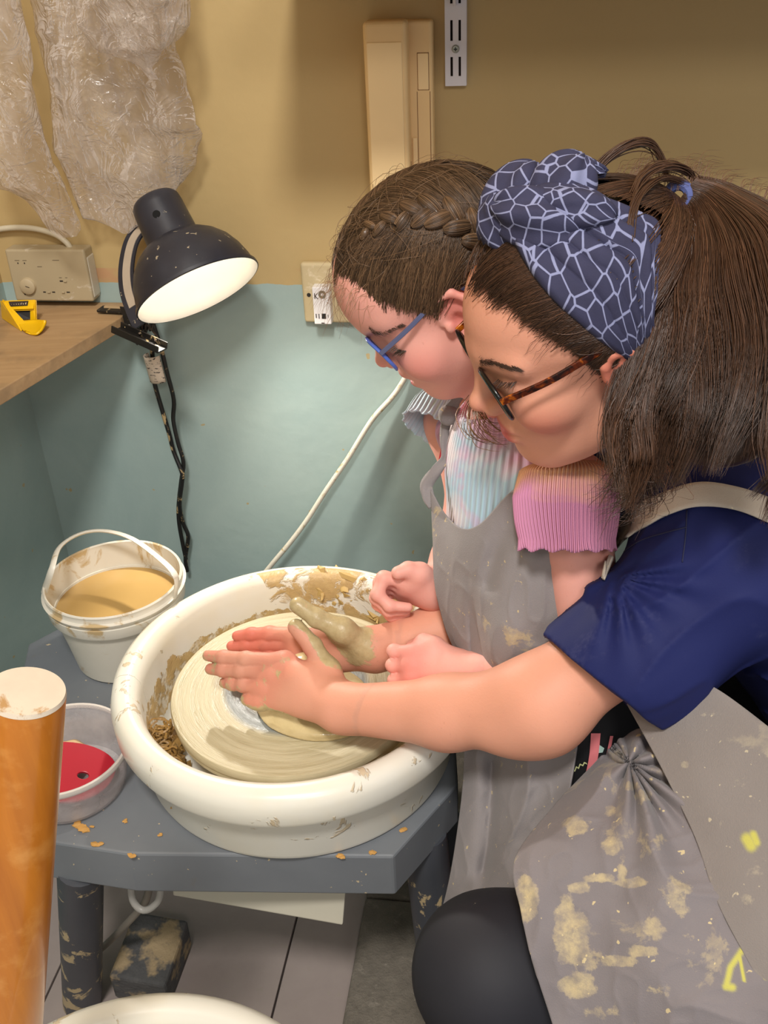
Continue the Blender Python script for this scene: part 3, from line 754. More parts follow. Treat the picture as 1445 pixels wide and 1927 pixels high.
cl = panm.math('MAXIMUM', cl, panm.math('MULTIPLY', far_, panm.math('LESS_THAN', rr, .2)))
clayc = panm.mix(panm.noise(v, 90, 4), lin((164, 128, 66)), lin((204, 172, 108)))
panm.P(Base_Color=panm.mix(cl, base, clayc), Roughness=panm.ramp(cl, [(0, .28), (1, .5)])); panm.bump(panm.math('MULTIPLY', cl, panm.noise(v, 70, 5)), .7, .004); panm = panm.m
t = thing('splash_pan', 'large white splash pan in two halves around the spinning wheel head', 'basin', (WC[0], WC[1], .431))
zp = .002
prof = [(.045, .440), (.160, .4395), (.170, .442), (.176, .450), (.181, .532), (.183, .542), (.188, .5505), (.195, .5545), (.205, .5535), (.2125, .548), (.2155, .538), (.2150, .518), (.2125, .5120), (.2075, .5120), (.2050, .516), (.1935, .5165), (.1915, .511), (.1885, .440), (.186, .4335), (.174, .4315), (.045, .4325)]
a_s = math.atan2(*(at_z(216, 1277, .55)-WC)[[1, 0]])
for k, (A0, A1) in enumerate(((a_s+.003, a_s+math.pi-.003), (a_s+math.pi+.003, a_s+2*math.pi-.003))):
    mb = MB(); mb.lathe(prof, WC, 64, a0=A0, a1=A1, closed=True); mb.build('pan_half', panm, t, smooth=True, ang=50)

# damp clay scraps heaped in the pan
scm = NT('damp_clay_scraps'); v = scm.geo()
scm.P(Base_Color=scm.mix(scm.noise(v, 120, 4), lin((120, 88, 42)), lin((176, 138, 76))), Roughness=.45); scm.bump(scm.noise(v, 300, 3), .6, .001); scm = scm.m
mb = MB(); ico = [(0, 0, -1), (.72, -.53, -.45), (-.28, -.85, -.45), (-.89, 0, -.45), (-.28, .85, -.45), (.72, .53, -.45), (.28, -.85, .45), (-.72, -.53, .45), (-.72, .53, .45), (.28, .85, .45), (.89, 0, .45), (0, 0, 1)]
icf = [(0, 2, 1), (0, 1, 5), (0, 3, 2), (0, 4, 3), (0, 5, 4), (1, 2, 6), (2, 3, 7), (3, 4, 8), (4, 5, 9), (5, 1, 10), (1, 6, 10), (2, 7, 6), (3, 8, 7), (4, 9, 8), (5, 10, 9), (11, 6, 7), (11, 7, 8), (11, 8, 9), (11, 9, 10), (11, 10, 6)]
rs = random.Random(3)
for k in range(760):
    u = rs.random(); a = math.radians(184+46*u+rs.gauss(0, 3)); v_ = rs.random()
    hz = .050*max(.12, math.sin(math.pi*min(1, max(0, .12+u*.85)))**.8)
    zc = .443+rs.random()*hz*(.45+.55*v_); r_ = .150+(.0285 if zc < .48 else .0275)*v_
    if zc > .488: r_ = max(r_, .158)
    s = rs.uniform(.003, .0085)
    q = np.array(ico)*V(rs.uniform(.7, 1.8), rs.uniform(.5, 1.2), rs.uniform(.4, 1))*s*np.array([[rs.uniform(.7, 1.3)] for _ in ico])
    an = rs.random()*6.3; Rz = frame(z=V(rs.gauss(0, .6), rs.gauss(0, .6), 1), x=V(math.cos(an), math.sin(an), .2))
    mb.add(q@Rz.T+WC+V(r_*math.cos(a), r_*math.sin(a), zc), icf)
for k in range(26):
    u = rs.random()*.6; a = math.radians(186+46*u); r_ = rs.uniform(.162, .170); c = WC+V(r_*math.cos(a), r_*math.sin(a), .484+rs.random()*.014)
    an = rs.random()*6.3; R_ = rs.uniform(.006, .012)
    mb.tube(spline([c+V(R_*math.cos(an+q*.7), R_*math.sin(an+q*.7), .002*math.sin(q*2+an)) for q in range(6)], 14), .0014, 4)
o = mb.build('clay_scraps', scm, smooth=False); tag(o, 'heap of damp brown clay scraps at the left inside the splash pan', 'clay', kind='stuff')
# dry smears and flakes stuck to the back right of the pan
mb = MB()
for k in range(30):
    a = math.radians(rs.uniform(46, 84)); top = rs.random() < .5
    zz = rs.uniform(.545, .552) if top else rs.uniform(.50, .54); r_ = (.186+rs.random()*.016) if top else .1775+(.1815-.1775)*(zz-.45)/.08
    s = rs.uniform(.003, .009); q = np.array(ico)*V(rs.uniform(.9, 2.2), .4, rs.uniform(.5, 1.1))*s*np.array([[rs.uniform(.25, 1.5)] for _ in ico])
    Rz = frame(z=V(rs.gauss(0, .4), rs.gauss(0, .4), 1), x=V(math.cos(a+rs.gauss(1.5, .7)), math.sin(a+rs.gauss(1.5, .7)), rs.gauss(0, .3)))
    mb.add(q@Rz.T+WC+V(r_*math.cos(a), r_*math.sin(a), zz), icf)
o = mb.build('dried_clay', plain('dry_yellow_clay', (196, 166, 104), .6, .15, 60), smooth=True, ang=30); tag(o, 'dry yellow clay flakes stuck on the far rim of the splash pan', 'clay', kind='stuff')
mb = MB()
for x, y, s in [(152, 1556, .004), (146, 1550, .004), (158, 1558, .005), (178, 1590, .004), (190, 1588, .003), (235, 1545, .0022), (247, 1610, .0028), (640, 1612, .003), (700, 1605, .003), (760, 1560, .003), (300, 1570, .0018), (170, 1556, .002)]:
    for q_ in range(3):
        q = np.array(ico)*V(1.3, 1, .45)*s*np.array([[rs.uniform(.6, 1.3)] for _ in ico]); mb.add(q+at_z(x+rs.uniform(-4, 4), y+rs.uniform(-3, 3), .4315), icf)
o = mb.build('clay_crumbs', plain('orange_clay_crumb', (200, 150, 80), .7, .2, 90)); tag(o, 'dry clay crumbs scattered on the grey wheel table', 'crumbs', kind='stuff')

# ------------------------------------------------------------------ white bucket of slip
BC = V(-.369, 1.130, .4315); kr, kz = 1.05, .76
bkm = NT('stained_white_bucket'); v = bkm.geo()
b0 = bkm.mix(bkm.noise(v, 14, 4), lin((214, 208, 192)), lin((228, 222, 208)))
st = bkm.ramp(bkm.noise(bkm.map(v, (1, 1, .7)), 22, 6, .65, .9), [(.54, 0), (.62, .85)])
bkm.P(Base_Color=bkm.mix(st, b0, lin((188, 158, 104))), Roughness=.38); bkm = bkm.m
t = thing('bucket', 'white plastic bucket with a raised handle, half full of slip', 'bucket', tuple(BC))
prof = [(0, .0), (.064, .0), (.067, .003), (.080, .118), (.0865, .119), (.0875, .122), (.0885, .140), (.0865, .1415), (.0865, .147), (.0905, .148), (.0915, .152), (.088, .1545), (.087, .160), (.0885, .166), (.087, .169), (.085, .167), (.084, .150), (.0815, .12), (.066, .006), (0, .005)]
prof = [(r_*kr, z_*kz) for r_, z_ in prof]
mb = MB(); mb.lathe(prof, BC, 72); mb.build('body', bkm, t, smooth=True, ang=40)
slm = NT('ochre_slip'); v = slm.geo(); slm.P(Base_Color=slm.mix(slm.noise(v, 10, 4), lin((176, 142, 84)), lin((190, 156, 98))), Roughness=.14); slm = slm.m
mb = MB(); mb.lathe([(0, .114*kz), (.0795*kr, .114*kz), (.081*kr, .1146*kz)], BC, 64); mb.build('slip', slm, t, smooth=True)
ht = [(97, 1072, 1.318), (112, 1030, 1.355), (150, 1005, 1.380), (195, 999, 1.382), (245, 1012, 1.366), (293, 1045, 1.336), (330, 1083, 1.310)]
hpts = [BC+V(-.0885*kr, -.012, .150*kz)]+[at_d(*q) for q in ht]+[BC+V(.083*kr, -.035, .150*kz)]
mb = MB(); mb.tube(spline(hpts, 50), .0042, 8, flat=(.55, 1.25)); mb.build('handle', bkm, t, smooth=True, ang=60)

# ------------------------------------------------------------------ clear tub with red rib
TC = V(-.388, .878, .4315)
tbm = NT('cloudy_clear_plastic'); v = tbm.geo()
tbm.P(Base_Color=lin((226, 220, 220)), Roughness=.3)
trn = tbm.n('ShaderNodeBsdfTransparent', Color=(.93, .92, .92)); ms = tbm.n('ShaderNodeMixShader')
tbm.t.links.new(tbm.ramp(tbm.noise(v, 30, 5), [(.3, .22), (.75, .50)]), ms.inputs[0]); tbm.t.links.new(trn.outputs[0], ms.inputs[1]); tbm.t.links.new(tbm.p.outputs[0], ms.inputs[2]); tbm.t.links.new(ms.outputs[0], tbm.out.inputs[0]); tbm = tbm.m
t = thing('plastic_tub', 'small clear plastic tub beside the post holding a red rib', 'tub', tuple(TC))
prof = [(0, 0), (.060, 0), (.064, .004), (.0725, .052), (.0755, .0535), (.0765, .0575), (.0755, .060), (.072, .0605), (.0705, .056), (.0625, .0055), (0, .003)]
mb = MB(); mb.lathe(prof, TC, 64); mb.build('body', tbm, t, smooth=True, ang=40)
mb = MB(); mb.lathe([(.0722, .0575), (.0735, .0615), (.0765, .0615), (.0775, .0575), (.0765, .055)], TC, 64); mb.build('rim', plain('cloudy_rim', (206, 198, 190), .4), t, smooth=True)
rdm = plain('red_rubber', (170, 16, 42), .35, .08, 30)
RA = frame(z=unit(V(.30, -.28, 1.0)), x=V(1, 0, 0)); RC = TC+V(.002, -.003, .034)
mb = MB(); n = 40; outl = []
for k in range(n):
    a = 2*math.pi*k/n; outl.append((.055*math.cos(a), (.048 if math.sin(a) < 0 else .030)*math.sin(a)))
hole = [(.019+.0065*math.cos(2*math.pi*k/n), -.012+.0045*math.sin(2*math.pi*k/n)) for k in range(n)]
Vv = [[x, y, z_] for z_ in (0, .004) for x, y in outl]+[[x, y, z_] for z_ in (0, .004) for x, y in hole]
ff = []
for k in range(n):
    q = (k+1) % n
    ff += [(k, q, n+q, n+k), (2*n+q, 2*n+k, 3*n+k, 3*n+q), (n+k, n+q, 3*n+q, 3*n+k), (q, k, 2*n+k, 2*n+q)]
mb.add(np.array(Vv)@RA.T+RC, ff); o = mb.build('rubber_rib', rdm, bev=.0008); tag(o, 'red rubber potter\'s rib with a small hole inside the clear tub', 'pottery tool')
spm = plain('tan_sponge', (206, 176, 134), .9, .15, 80, bump=.6)
mb = MB(); q = np.array(ico); 
SG = Group([Ell(TC+V(-.015, .030, .020), V(.034, .022, .014))]); sv, sf = mesh_sdf(SG, TC+V(-.06, -.0, 0), TC+V(.03, .06, .045), .003)
sv = sv+vnoise(sv, 90, 4)[:, None]*.0018; o = build('sponge', sv, sf, spm); tag(o, 'tan sponge behind the red rib inside the clear tub', 'sponge')

# ------------------------------------------------------------------ amber post and second pan in the foreground
amb = NT('amber_varnished_wood'); v = amb.coord('Object')
ac = amb.mix(amb.noise(amb.map(v, (60, 60, 3)), 1.3, 5, .6, .4), lin((150, 80, 14)), lin((206, 128, 34)))
ac = amb.mix(amb.ramp(amb.noise(v, 28, 5, .6), [(.55, 0), (.75, .5)]), ac, lin((216, 158, 84)))
amb.P(Base_Color=ac, Roughness=.3); amb.p.inputs['Coat Weight'].default_value = .3; amb = amb.m
pt = at_d(49, 1299, .605); pb = at_d(2, 2120, .80)
pax = unit(pt-pb); PA = frame(z=pax)
t = thing('wooden_post', 'amber varnished wooden post with a dusty flat top in the foreground', 'post', tuple(pb))
Lp = np.linalg.norm(pt-pb)
mb = MB(); mb.lathe([(0, 0), (.0262, 0), (.0235, Lp-.004), (.0225, Lp-.001)], pb, 48, PA); mb.build('shaft', amb, t, smooth=True, ang=50)
mb = MB(); mb.lathe([(.0235, Lp-.003), (.0228, Lp), (0, Lp+.0004)], pb, 48, PA); mb.build('end_face', plain('dusty_end_grain', (214, 200, 180), .8, .12, 60, dirt=(180, 140, 90), dirt_t=(.6, .68), dirt_scale=60), t, smooth=True)
ap_ = at_z(322, 1864, .42); C2 = V(ap_[0]-.012, ap_[1]-.211, .30)
t = thing('splash_pan', 'second white splash pan in the foreground at the bottom edge', 'basin', tuple(C2))
mb = MB(); mb.lathe([(r_, z_-.433) for r_, z_ in [(.0, .440), (.160, .4395), (.170, .442), (.176, .450), (.181, .532), (.183, .542), (.188, .5505), (.195, .5545), (.205, .5535), (.2125, .548), (.2155, .538), (.2150, .518), (.2125, .5120), (.2075, .5120), (.2050, .516), (.1935, .5165), (.1915, .511), (.1885, .440), (.186, .4335), (.174, .4315), (0, .4325)]], C2, 96); mb.build('pan', panm, t, smooth=True, ang=50)

# ------------------------------------------------------------------ under the table
BK = at_z(275, 1888, 0)+V(0.006, .045, .036)
mb = MB(); A = frame(z=V(.05, -.12, 1), x=V(.97, -.2, 0)); mb.box(BK, (.082, .10, .062), A)
blm = NT('dirty_dark_block'); v = blm.geo(); bc_ = blm.mix(blm.noise(v, 40, 6, .7), lin((58, 58, 60)), lin((104, 102, 100)))
bc_ = blm.mix(blm.ramp(blm.noise(v, 18, 4, .6), [(.5, 0), (.58, 1)]), bc_, lin((168, 146, 112))); blm.P(Base_Color=bc_, Roughness=.9); blm.bump(blm.noise(v, 90, 5), .8, .004)
o = mb.build('stone_block', blm.m, bev=.005, seg=2); tag(o, 'dark clay-smeared stone block on the floor beside the wheel leg', 'block')
mb = MB(); mb.tube(spline([at_d(286, 1640, 1.225), at_d(276, 1690, 1.255), at_d(262, 1712, 1.285), at_d(235, 1742, 1.33), at_d(205, 1772, 1.40), at_d(180, 1792, 1.45), at_d(150, 1800, 1.5)], 30), .005, 8)
o = mb.build('floor_cable', plain('dusty_grey_cable', (132, 124, 112), .6, .1), smooth=True, ang=60); tag(o, 'dusty grey cable hanging under the wheel table to the floor', 'cable')
hsm = NT('clear_hose'); hsm.P(Base_Color=lin((200, 196, 188)), Roughness=.2); trn = hsm.n('ShaderNodeBsdfTransparent', Color=(.95, .95, .95)); ms = hsm.n('ShaderNodeMixShader', Fac=.45); hsm.t.links.new(trn.outputs[0], ms.inputs[1]); hsm.t.links.new(hsm.p.outputs[0], ms.inputs[2]); hsm.t.links.new(ms.outputs[0], hsm.out.inputs[0])
mb = MB(); mb.tube(spline([at_d(246, 1630, 1.205), at_d(247, 1682, 1.22), at_d(256, 1704, 1.225), at_d(272, 1713, 1.225), at_d(290, 1704, 1.22), at_d(301, 1684, 1.215), at_d(303, 1630, 1.20)], 30), .0045, 8)
o = mb.build('hose', hsm.m, smooth=True, ang=60); tag(o, 'loop of clear hose hanging under the wheel table', 'hose')

# ------------------------------------------------------------------ people: heads, hands, bodies
MW = np.array([[-.9281, .2041, -.3115], [-.1463, -.9690, -.1990], [-.3425, -.1391, .9292]]); TWo = V(.1774, .8200, .9922)
MG = np.array([[-.8436, .0923, -.5290], [-.0926, -.9954, -.0261], [-.5290, .0269, .8482]]); TGo = V(.0782, .9764, .9828)

def head_node(S, Mx, t, child=False):
    """x forward, y to the person's left, z up; origin between the ear canals"""
    E = lambda c, r, k=.01, A=None: Ell(np.array(c)*S, np.array(r)*S, A, k*S)
    C_ = lambda a, b, r1, r2, k=.01: Cone(np.array(a)*S, np.array(b)*S, r1*S, r2*S, k*S)
    n = .0 if not child else .0
    P = [E((-.004, 0, .045), (.0955, .075, .083) if not child else (.104, .081, .089)),
         E((.028, 0, -.029), (.053, .055, .072), .03) if not child else E((.030, 0, -.024), (.055, .056, .066), .03)]
    if child: P += [E((.062, 0, .055), (.036, .05, .045), .03)]
    for s in (1, -1):
        P += [E((.052, s*.043, -.014 if not child else -.022), (.028, .022, .024) if not child else (.032, .025, .03), .022),
              C_((.054, s*.016, -.083), (.000, s*.050, -.054), .019, .017, .028) if not child else C_((.056, s*.016, -.074), (.002, s*.050, -.044), .018, .016, .028),
              C_((.082, s*.010, .034), (.066, s*.046, .035), .009, .008, .016)]
    P += [E((.0615, 0, -.084), (.0185, .020, .0155), .018) if not child else E((.062, 0, -.075), (.018, .019, .0145), .018),
          E((.0665, 0, -.047), (.020, .028, .023), .016) if not child else E((.072, 0, -.042), (.020, .027, .022), .016)]
    for s in (1, -1):
        P += [E((.0970, s*.0395, .011), (.0140, .0140, .0110), .016).S()]
        P += [E((.0690, s*.0325, .0130), (.0145, .0170, .0130), .005)]
    P += [C_((.0825, 0, .026), (.098+n, 0, -.013), .0075, .0080, .014),
          E((.1015+n, 0, -.0160), (.0088, .0082, .0082), .008)]
    for s in (1, -1):
        P += [E((.0905+n*.7, s*.0120, -.0210), (.0100, .0060, .0070), .007)]
        P += [E((.0965+n, s*.0055, -.0265), (.0058, .0034, .004), .003).S()]
    P += [E((.0830, 0, -.0475), (.0088, .021, .0064), .006), E((.0828, 0, -.0600), (.0095, .0185, .0074), .005)] if not child else \
         [E((.0880, 0, -.0400), (.0085, .0185, .0062), .006), E((.0825, 0, -.0575), (.0088, .0165, .0066), .006)]
    z0 = -.0533 if not child else -.0490
    tmp = Group(P)
    def sx(y, z):
        lo_, hi_ = .05*S, .13*S
        for _ in range(24):
            m_ = (lo_+hi_)/2
            if tmp.ev(np.array([[m_, y*S, z*S]]))[0] < 0: lo_ = m_
            else: hi_ = m_
        return lo_/S
    ys = (0, .008, .016, .0225) if not child else (0, .007, .0125, .0170)
    for s in (1, -1):
        pts = [(sx(y, z0-.0003*i)+(.0006 if not child else .0012-.0004*i), s*y, z0-.0003*i) for i, y in enumerate(ys)]
        rr = (.0016, .0015, .0012, .0005) if not child else (.0058, .0052, .0034, .0006)
        for i in range(3): P += [C_(pts[i], pts[i+1], rr[i], rr[i+1], .0025).S()]
    # ears
    for s in (1, -1):
        q_ = 1. if child else .82; o = lambda x, z, y: (x*q_+(.010 if child else -.004), s*(.0745+y*(1 if child else .45)), z*q_+(.000 if child else .002))
        ol = [(.012, .006, -.004), (.012, .022, -.001), (.003, .034, .004), (-.012, .033, .010), (-.022, .020, .014), (-.022, .002, .014), (-.014, -.012, .010), (-.004, -.024, .004)]
        P += [E(o(-.006, .006, .002), (.017, .0045, .028), .004, frame(x=unit(V(1, -s*.45, 0)), z=V(0, 0, 1)))]
        for a, b in zip(ol[:-1], ol[1:]): P += [C_(o(a[0], a[1], a[2]), o(b[0], b[1], b[2]), .0042, .0042, .003)]
        P += [E(o(-.002, -.022, .003), (.0085, .005, .009), .004)]
        P += [E(o(-.003, .000, .009), (.0085, .009, .012), .003).S()]
        P += [E(o(.008, -.001, .001), (.005, .004, .006), .003)]
    return Group(P, .02, Mx, t)

def finger(pts, rad, k=.004):
    pr = []
    for a, b, r1, r2 in zip(pts[:-1], pts[1:], rad[:-1], rad[1:]): pr.append(Cone(a, b, r1, r2, k))
    for p_, r_ in zip(pts[1:-1], rad[1:-1]): pr.append(Ell(p_, (r_*1.03,)*3, None, .003))
    return Group(pr)
def hand_node(W, mcp, tips, dors, thumb, s, bulge, fist=None, pads=()):
    """W wrist; mcp 4 knuckles (index..little); tips 4 or joint lists; dors: back-of-hand direction; thumb: 4 points"""
    mc = np.mean(mcp, 0); r_k = np.array([.0112, .0112, .0106, .0096])*s
    palm = [Cone(W, W+(mc-W)*.45, .0215*s, .020*s, .02, sq=(dors, .72))]
    for q, r_ in zip(mcp, r_k): palm.append(Cone(W+(q-W)*.12, q-dors*.003*s, .0135*s, r_, .016))
    for a, b in zip(mcp[:-1], mcp[1:]): palm.append(Cone(a-dors*.004*s, b-dors*.004*s, .0095*s, .0095*s, .010))
    palm.append(Cone(W+(thumb[0]-W)*.6, thumb[1], .0155*s, .0125*s, .016))
    palm.append(Cone(thumb[1], mcp[0]*.72+W*.28, .0075*s, .0085*s, .018))
    palm += list(pads)
    fs = []
    R0 = [(.0102, .0088, .0078, .0064), (.0104, .0090, .0080, .0066), (.0098, .0085, .0075, .0062), (.0088, .0075, .0067, .0055)]
    for i, (q, tp) in enumerate(zip(mcp, tips)):
        if fist is not None: pts = tp
        else:
            tp = np.asarray(tp); pts = [q, q+(tp-q)*.46+dors*bulge[i], q+(tp-q)*.76+dors*bulge[i]*.8, tp]
        fs.append(finger([np.asarray(p_) for p_ in pts], [r*s for r in R0[i]]))
    fs.append(finger([np.asarray(p_) for p_ in thumb[1:]], [.0125*s, .0105*s, .0095*s, .0072*s][:len(thumb)-1]))
    return Hand(Group(palm, .015), fs, .007*s, .015), fs

# ---- the woman
hW = head_node(1.0, MW, TWo)
SL, EL, WL = at_d(1385, 1045, .93), at_d(1022, 1323, .975), at_z(648, 1334, .575)
SRw = SL+V(-.01, .31, .03); WR = at_d(712, 1222, 1.163); ER = at_d(985, 1120, 1.20)
NBw = V(.292, .905, .885); PELw = V(.56, .74, .50); CHw = (SL+SRw)/2*.62+PELw*.38
dL = unit(V(-.42, -.71, .50))
mcL = [at_z(534, 1246, .598), at_z(512, 1264, .587), at_z(497, 1290, .571), at_z(488, 1319, .554)]
tpL = [at_z(391, 1234, .582), at_z(396, 1259, .569), at_z(422, 1285, .557), at_z(462, 1314, .547)]
dq = 1.135
thL = [at_d(634, 1300, 1.125), at_d(617, 1262, dq-.005), at_d(588, 1216, dq), at_d(569, 1192, dq), at_d(557, 1180, dq+.003)]
thL = [thL[0], thL[1], thL[2], thL[4]]
handL, fL = hand_node(WL, mcL, tpL, dL, thL, 1.0, (.004, .003, .003, .003))
dR = unit(V(-.1, .93, .25))
mcR = [at_d(562, 1196, 1.195), at_d(557, 1214, 1.200), at_d(562, 1236, 1.20), at_d(575, 1256, 1.19)]
tpR = [at_d(446, 1197, 1.215), at_d(436, 1216, 1.22), at_d(450, 1240, 1.22), at_d(490, 1262, 1.205)]
thR = [at_d(678, 1218, 1.150), at_d(645, 1186, 1.137), at_d(596, 1163, 1.135), at_d(560, 1139, 1.137)]
handR, fR = hand_node(WR, mcR, tpR, dR, thR, 1.0, (.003, .003, .003, .003))
def arm(S_, E_, W_, hand, rs_, extra=()):
    m_ = E_*.55+W_*.45-V(0, 0, .009)
    return Group([Cone(S_, E_, rs_[0], rs_[1], .02), Ell(E_, (rs_[1]*1.03,)*3, None, .02), Cone(E_, m_, rs_[1], rs_[2], .03), Cone(m_, W_, rs_[2], rs_[3], .02)]+list(extra)+[hand], .02)
eld = at_d(990, 1378, .965)
armL = arm(SL, EL, WL, handL, (.052, .0395, .0358, .0258), [Ell(at_d(985, 1368, .99), (.040, .025, .024), None, .03)])
armR = arm(SRw, ER, WR, handR, (.050, .042, .037, .025))
tor = unit(NBw-PELw); TA = frame(z=tor, y=unit(SRw-SL))
torsoW = Group([Ell(CHw, (.06, .11, .17), TA), Ell(PELw+V(-.02, 0, .03), (.07, .12, .09), TA, .08), Cone(SL, SRw, .050, .050, .06), Cone(NBw, TWo+MW@V(-.022, 0, -.05), .056, .053, .03),
                Cone((SL+NBw)/2, NBw, .045, .05, .04), Cone((SRw+NBw)/2, NBw, .045, .05, .04)], .05)
KL, AL_ = at_d(925, 1832, .97), V(.12, .66, .06); HLw = PELw+V(-.02, -.09, -.03)
KR, AR_ = V(.16, 1.10, .46), V(.20, 1.12, .06); HRw = PELw+V(-.02, .10, -.03)
legW = lambda H_, K_, A_: Group([Cone(H_, K_, .066, .050, .03), Cone(K_, A_+(K_-A_)*.6, .050, .045, .03), Cone(A_+(K_-A_)*.6, A_, .045, .032, .02), Cone(A_+V(0, 0, -.02), A_+V(-.14, -.01, -.035), .034, .026, .02)], .04)
bodyW = Hand(Group([torsoW, Group([hW], .02)], .02), [armL, armR, legW(HLw, KL, AL_), legW(HRw, KR, AR_)], .03)

# ---- the girl
SGh = .925
hG = head_node(SGh, MG, TGo, True)
sL, eL, wL = at_d(1075, 925, .985), at_d(1118, 1255, 1.02), at_d(852, 1264, 1.095)
sR, eR, wR = at_d(858, 795, 1.19), at_d(894, 978, 1.205), at_d(818, 1112, 1.165)
nbG, pelG = at_d(965, 835, 1.085), V(.185, .87, .56)
k1 = .80
mcGL = [at_d(780, 1229, 1.098), at_d(777, 1250, 1.096), at_d(778, 1272, 1.096), at_d(784, 1288, 1.10)]
fGL = []
for (x, y), (x2, y2), m_ in zip([(741, 1225), (739, 1252), (742, 1280), (752, 1296)], [(756, 1232), (754, 1258), (757, 1284), (766, 1298)], mcGL):
    fGL.append([m_, at_d(x, y, 1.108), at_d(x2, y2, 1.128), at_d(x2+22, y2+2, 1.124)])
thGL = [at_d(838, 1240, 1.095), at_d(815, 1218, 1.098), at_d(797, 1208, 1.108), at_d(776, 1216, 1.122)]
dGL = -unit(ray(790, 1250)+CU*.0)
handGL, _f1 = hand_node(wL, mcGL, fGL, dGL, thGL, .80, None, fist=True)
mcGR = [at_d(768, 1092, 1.150), at_d(762, 1098, 1.162), at_d(760, 1106, 1.174), at_d(764, 1114, 1.184)]
cg = [((722, 1088), (710, 1118), (733, 1140), (768, 1143)), ((716, 1096), (708, 1126), (732, 1150), (764, 1150)), ((718, 1106), (712, 1136), (736, 1158), (764, 1157)), ((724, 1116), (722, 1142), (742, 1160), (764, 1158))]
fGR = []
for i, (m_, c_) in enumerate(zip(mcGR, cg)):
    d0_ = 1.147+i*.011
    fGR.append([m_, at_d(*c_[0], d0_), at_d(*c_[1], d0_-.003), at_d(*c_[2], d0_-.004), at_d(*c_[3], d0_-.002)])
    fGR[-1] = [fGR[-1][0], fGR[-1][1], fGR[-1][2], fGR[-1][3], fGR[-1][4]]
thGR = [at_d(808, 1092, 1.150), at_d(790, 1079, 1.140), at_d(768, 1072, 1.134), at_d(749, 1078, 1.131)]
dGR = unit(CU*.8+unit(ray(770, 1110))*.6)
def hand5(W, mcp, fp, dors, thumb, s):
    h_, fs = hand_node(W, mcp, [f[-1] for f in fp], dors, thumb, s, (0, 0, 0, 0))
    R0 = [(.0104, .0096, .0088, .0080, .0066)]*3+[(.009, .0082, .0075, .0068, .0056)]
    ff = [finger(p_, [r*s for r in R0[i]]) for i, p_ in enumerate(fp)]
    return Hand(h_.palm, ff+[fs[-1]], .007*s, .015)
handGR = hand5(wR, mcGR, fGR, dGR, thGR, .82)
armGL = arm(sL, eL, wL, handGL, (.036, .031, .030, .0205))
armGR = arm(sR, eR, wR, handGR, (.031, .028, .027, .0200))
torG = unit(nbG-pelG); TAg = frame(z=torG, y=unit(sR-sL)); chG = (sL+sR)/2*.55+pelG*.45
torsoG = Group([Ell(chG, (.045, .075, .13), TAg), Ell(pelG, (.055, .085, .08), TAg, .06), Cone(sL, sR, .034, .034, .05), Cone(nbG, TGo+MG@V(-.02, 0, -.045), .040, .040, .03), Cone((sL+nbG)/2, nbG, .030, .034, .03), Cone((sR+nbG)/2, nbG, .03, .034, .03)], .04)
legG = lambda s: Group([Cone(pelG+V(0, s*.055, -.03), V(.185, .87+s*.06, .32), .062, .045, .03), Cone(V(.185, .87+s*.06, .32), V(.20, .88+s*.06, .05), .044, .030, .02), Cone(V(.20, .88+s*.06, .03), V(.07, .88+s*.06, .026), .028, .022, .02)], .03)
bodyG = Hand(Group([torsoG, Group([hG], .02)], .02), [armGL, armGR, legG(-1), legG(1)], .025)

def patches(node, specs):
    """several resolutions of one surface, cut along planes: (lo, hi, h, keep)"""
    vs, fs, n = [], [], 0
    for lo, hi, h, keep in specs:
        v, f = mesh_sdf(node, lo, hi, h)
        c = v[f].mean(1); f = f[keep(c, h)]
        u, inv = np.unique(f, return_inverse=True); v = v[u]; f = inv.reshape(-1, 4)
        vs.append(v); fs.append(f+n); n += len(v)
    return np.concatenate(vs), np.concatenate(fs)
def smooth_seams(o, node, near):
    me = o.data; n = len(me.vertices); N_ = np.empty(n*3, np.float32); me.vertex_normals.foreach_get('vector', N_); N_ = N_.reshape(-1, 3)
    co = np.empty(n*3, np.float32); me.vertices.foreach_get('co', co); co = co.reshape(-1, 3).astype(float)+origin_of(o)
    m = np.where(near(co))[0]
    if len(m):
        e = 1e-3; g = np.zeros((len(m), 3))
        for i in range(3): g[:, i] = node.ev(co[m]+e*np.eye(3)[i])-node.ev(co[m]-e*np.eye(3)[i])
        g /= np.linalg.norm(g, axis=1)[:, None]+1e-9; N_ = N_.copy(); N_[m] = g
        me.normals_split_custom_set_from_vertices(N_.tolist())
def bounds(pts, m):
    P = np.array(pts); return P.min(0)-m, P.max(0)+m
def march(node, x, y, d0=.55, d1=1.6):
    """where the view line through (x, y) meets a surface"""
    v = ray(x, y); v_ = v/np.linalg.norm(v); t = d0
    for _ in range(160):
        e = node.ev((CAMP+v_*t)[None])[0]
        if e < .0004: break
        t += e*.7
        if t > d1+.4: return None
    return CAMP+v_*t
def grad(node, p):
    e = 1e-3; q = np.array([p+e*np.eye(3)[i] for i in range(3)]+[p-e*np.eye(3)[i] for i in range(3)]); f = node.ev(q)
    return unit(f[:3]-f[3:])
sstep = lambda a, b, x: (lambda t: t*t*(3-2*t))(np.clip((x-a)/(b-a), 0, 1))

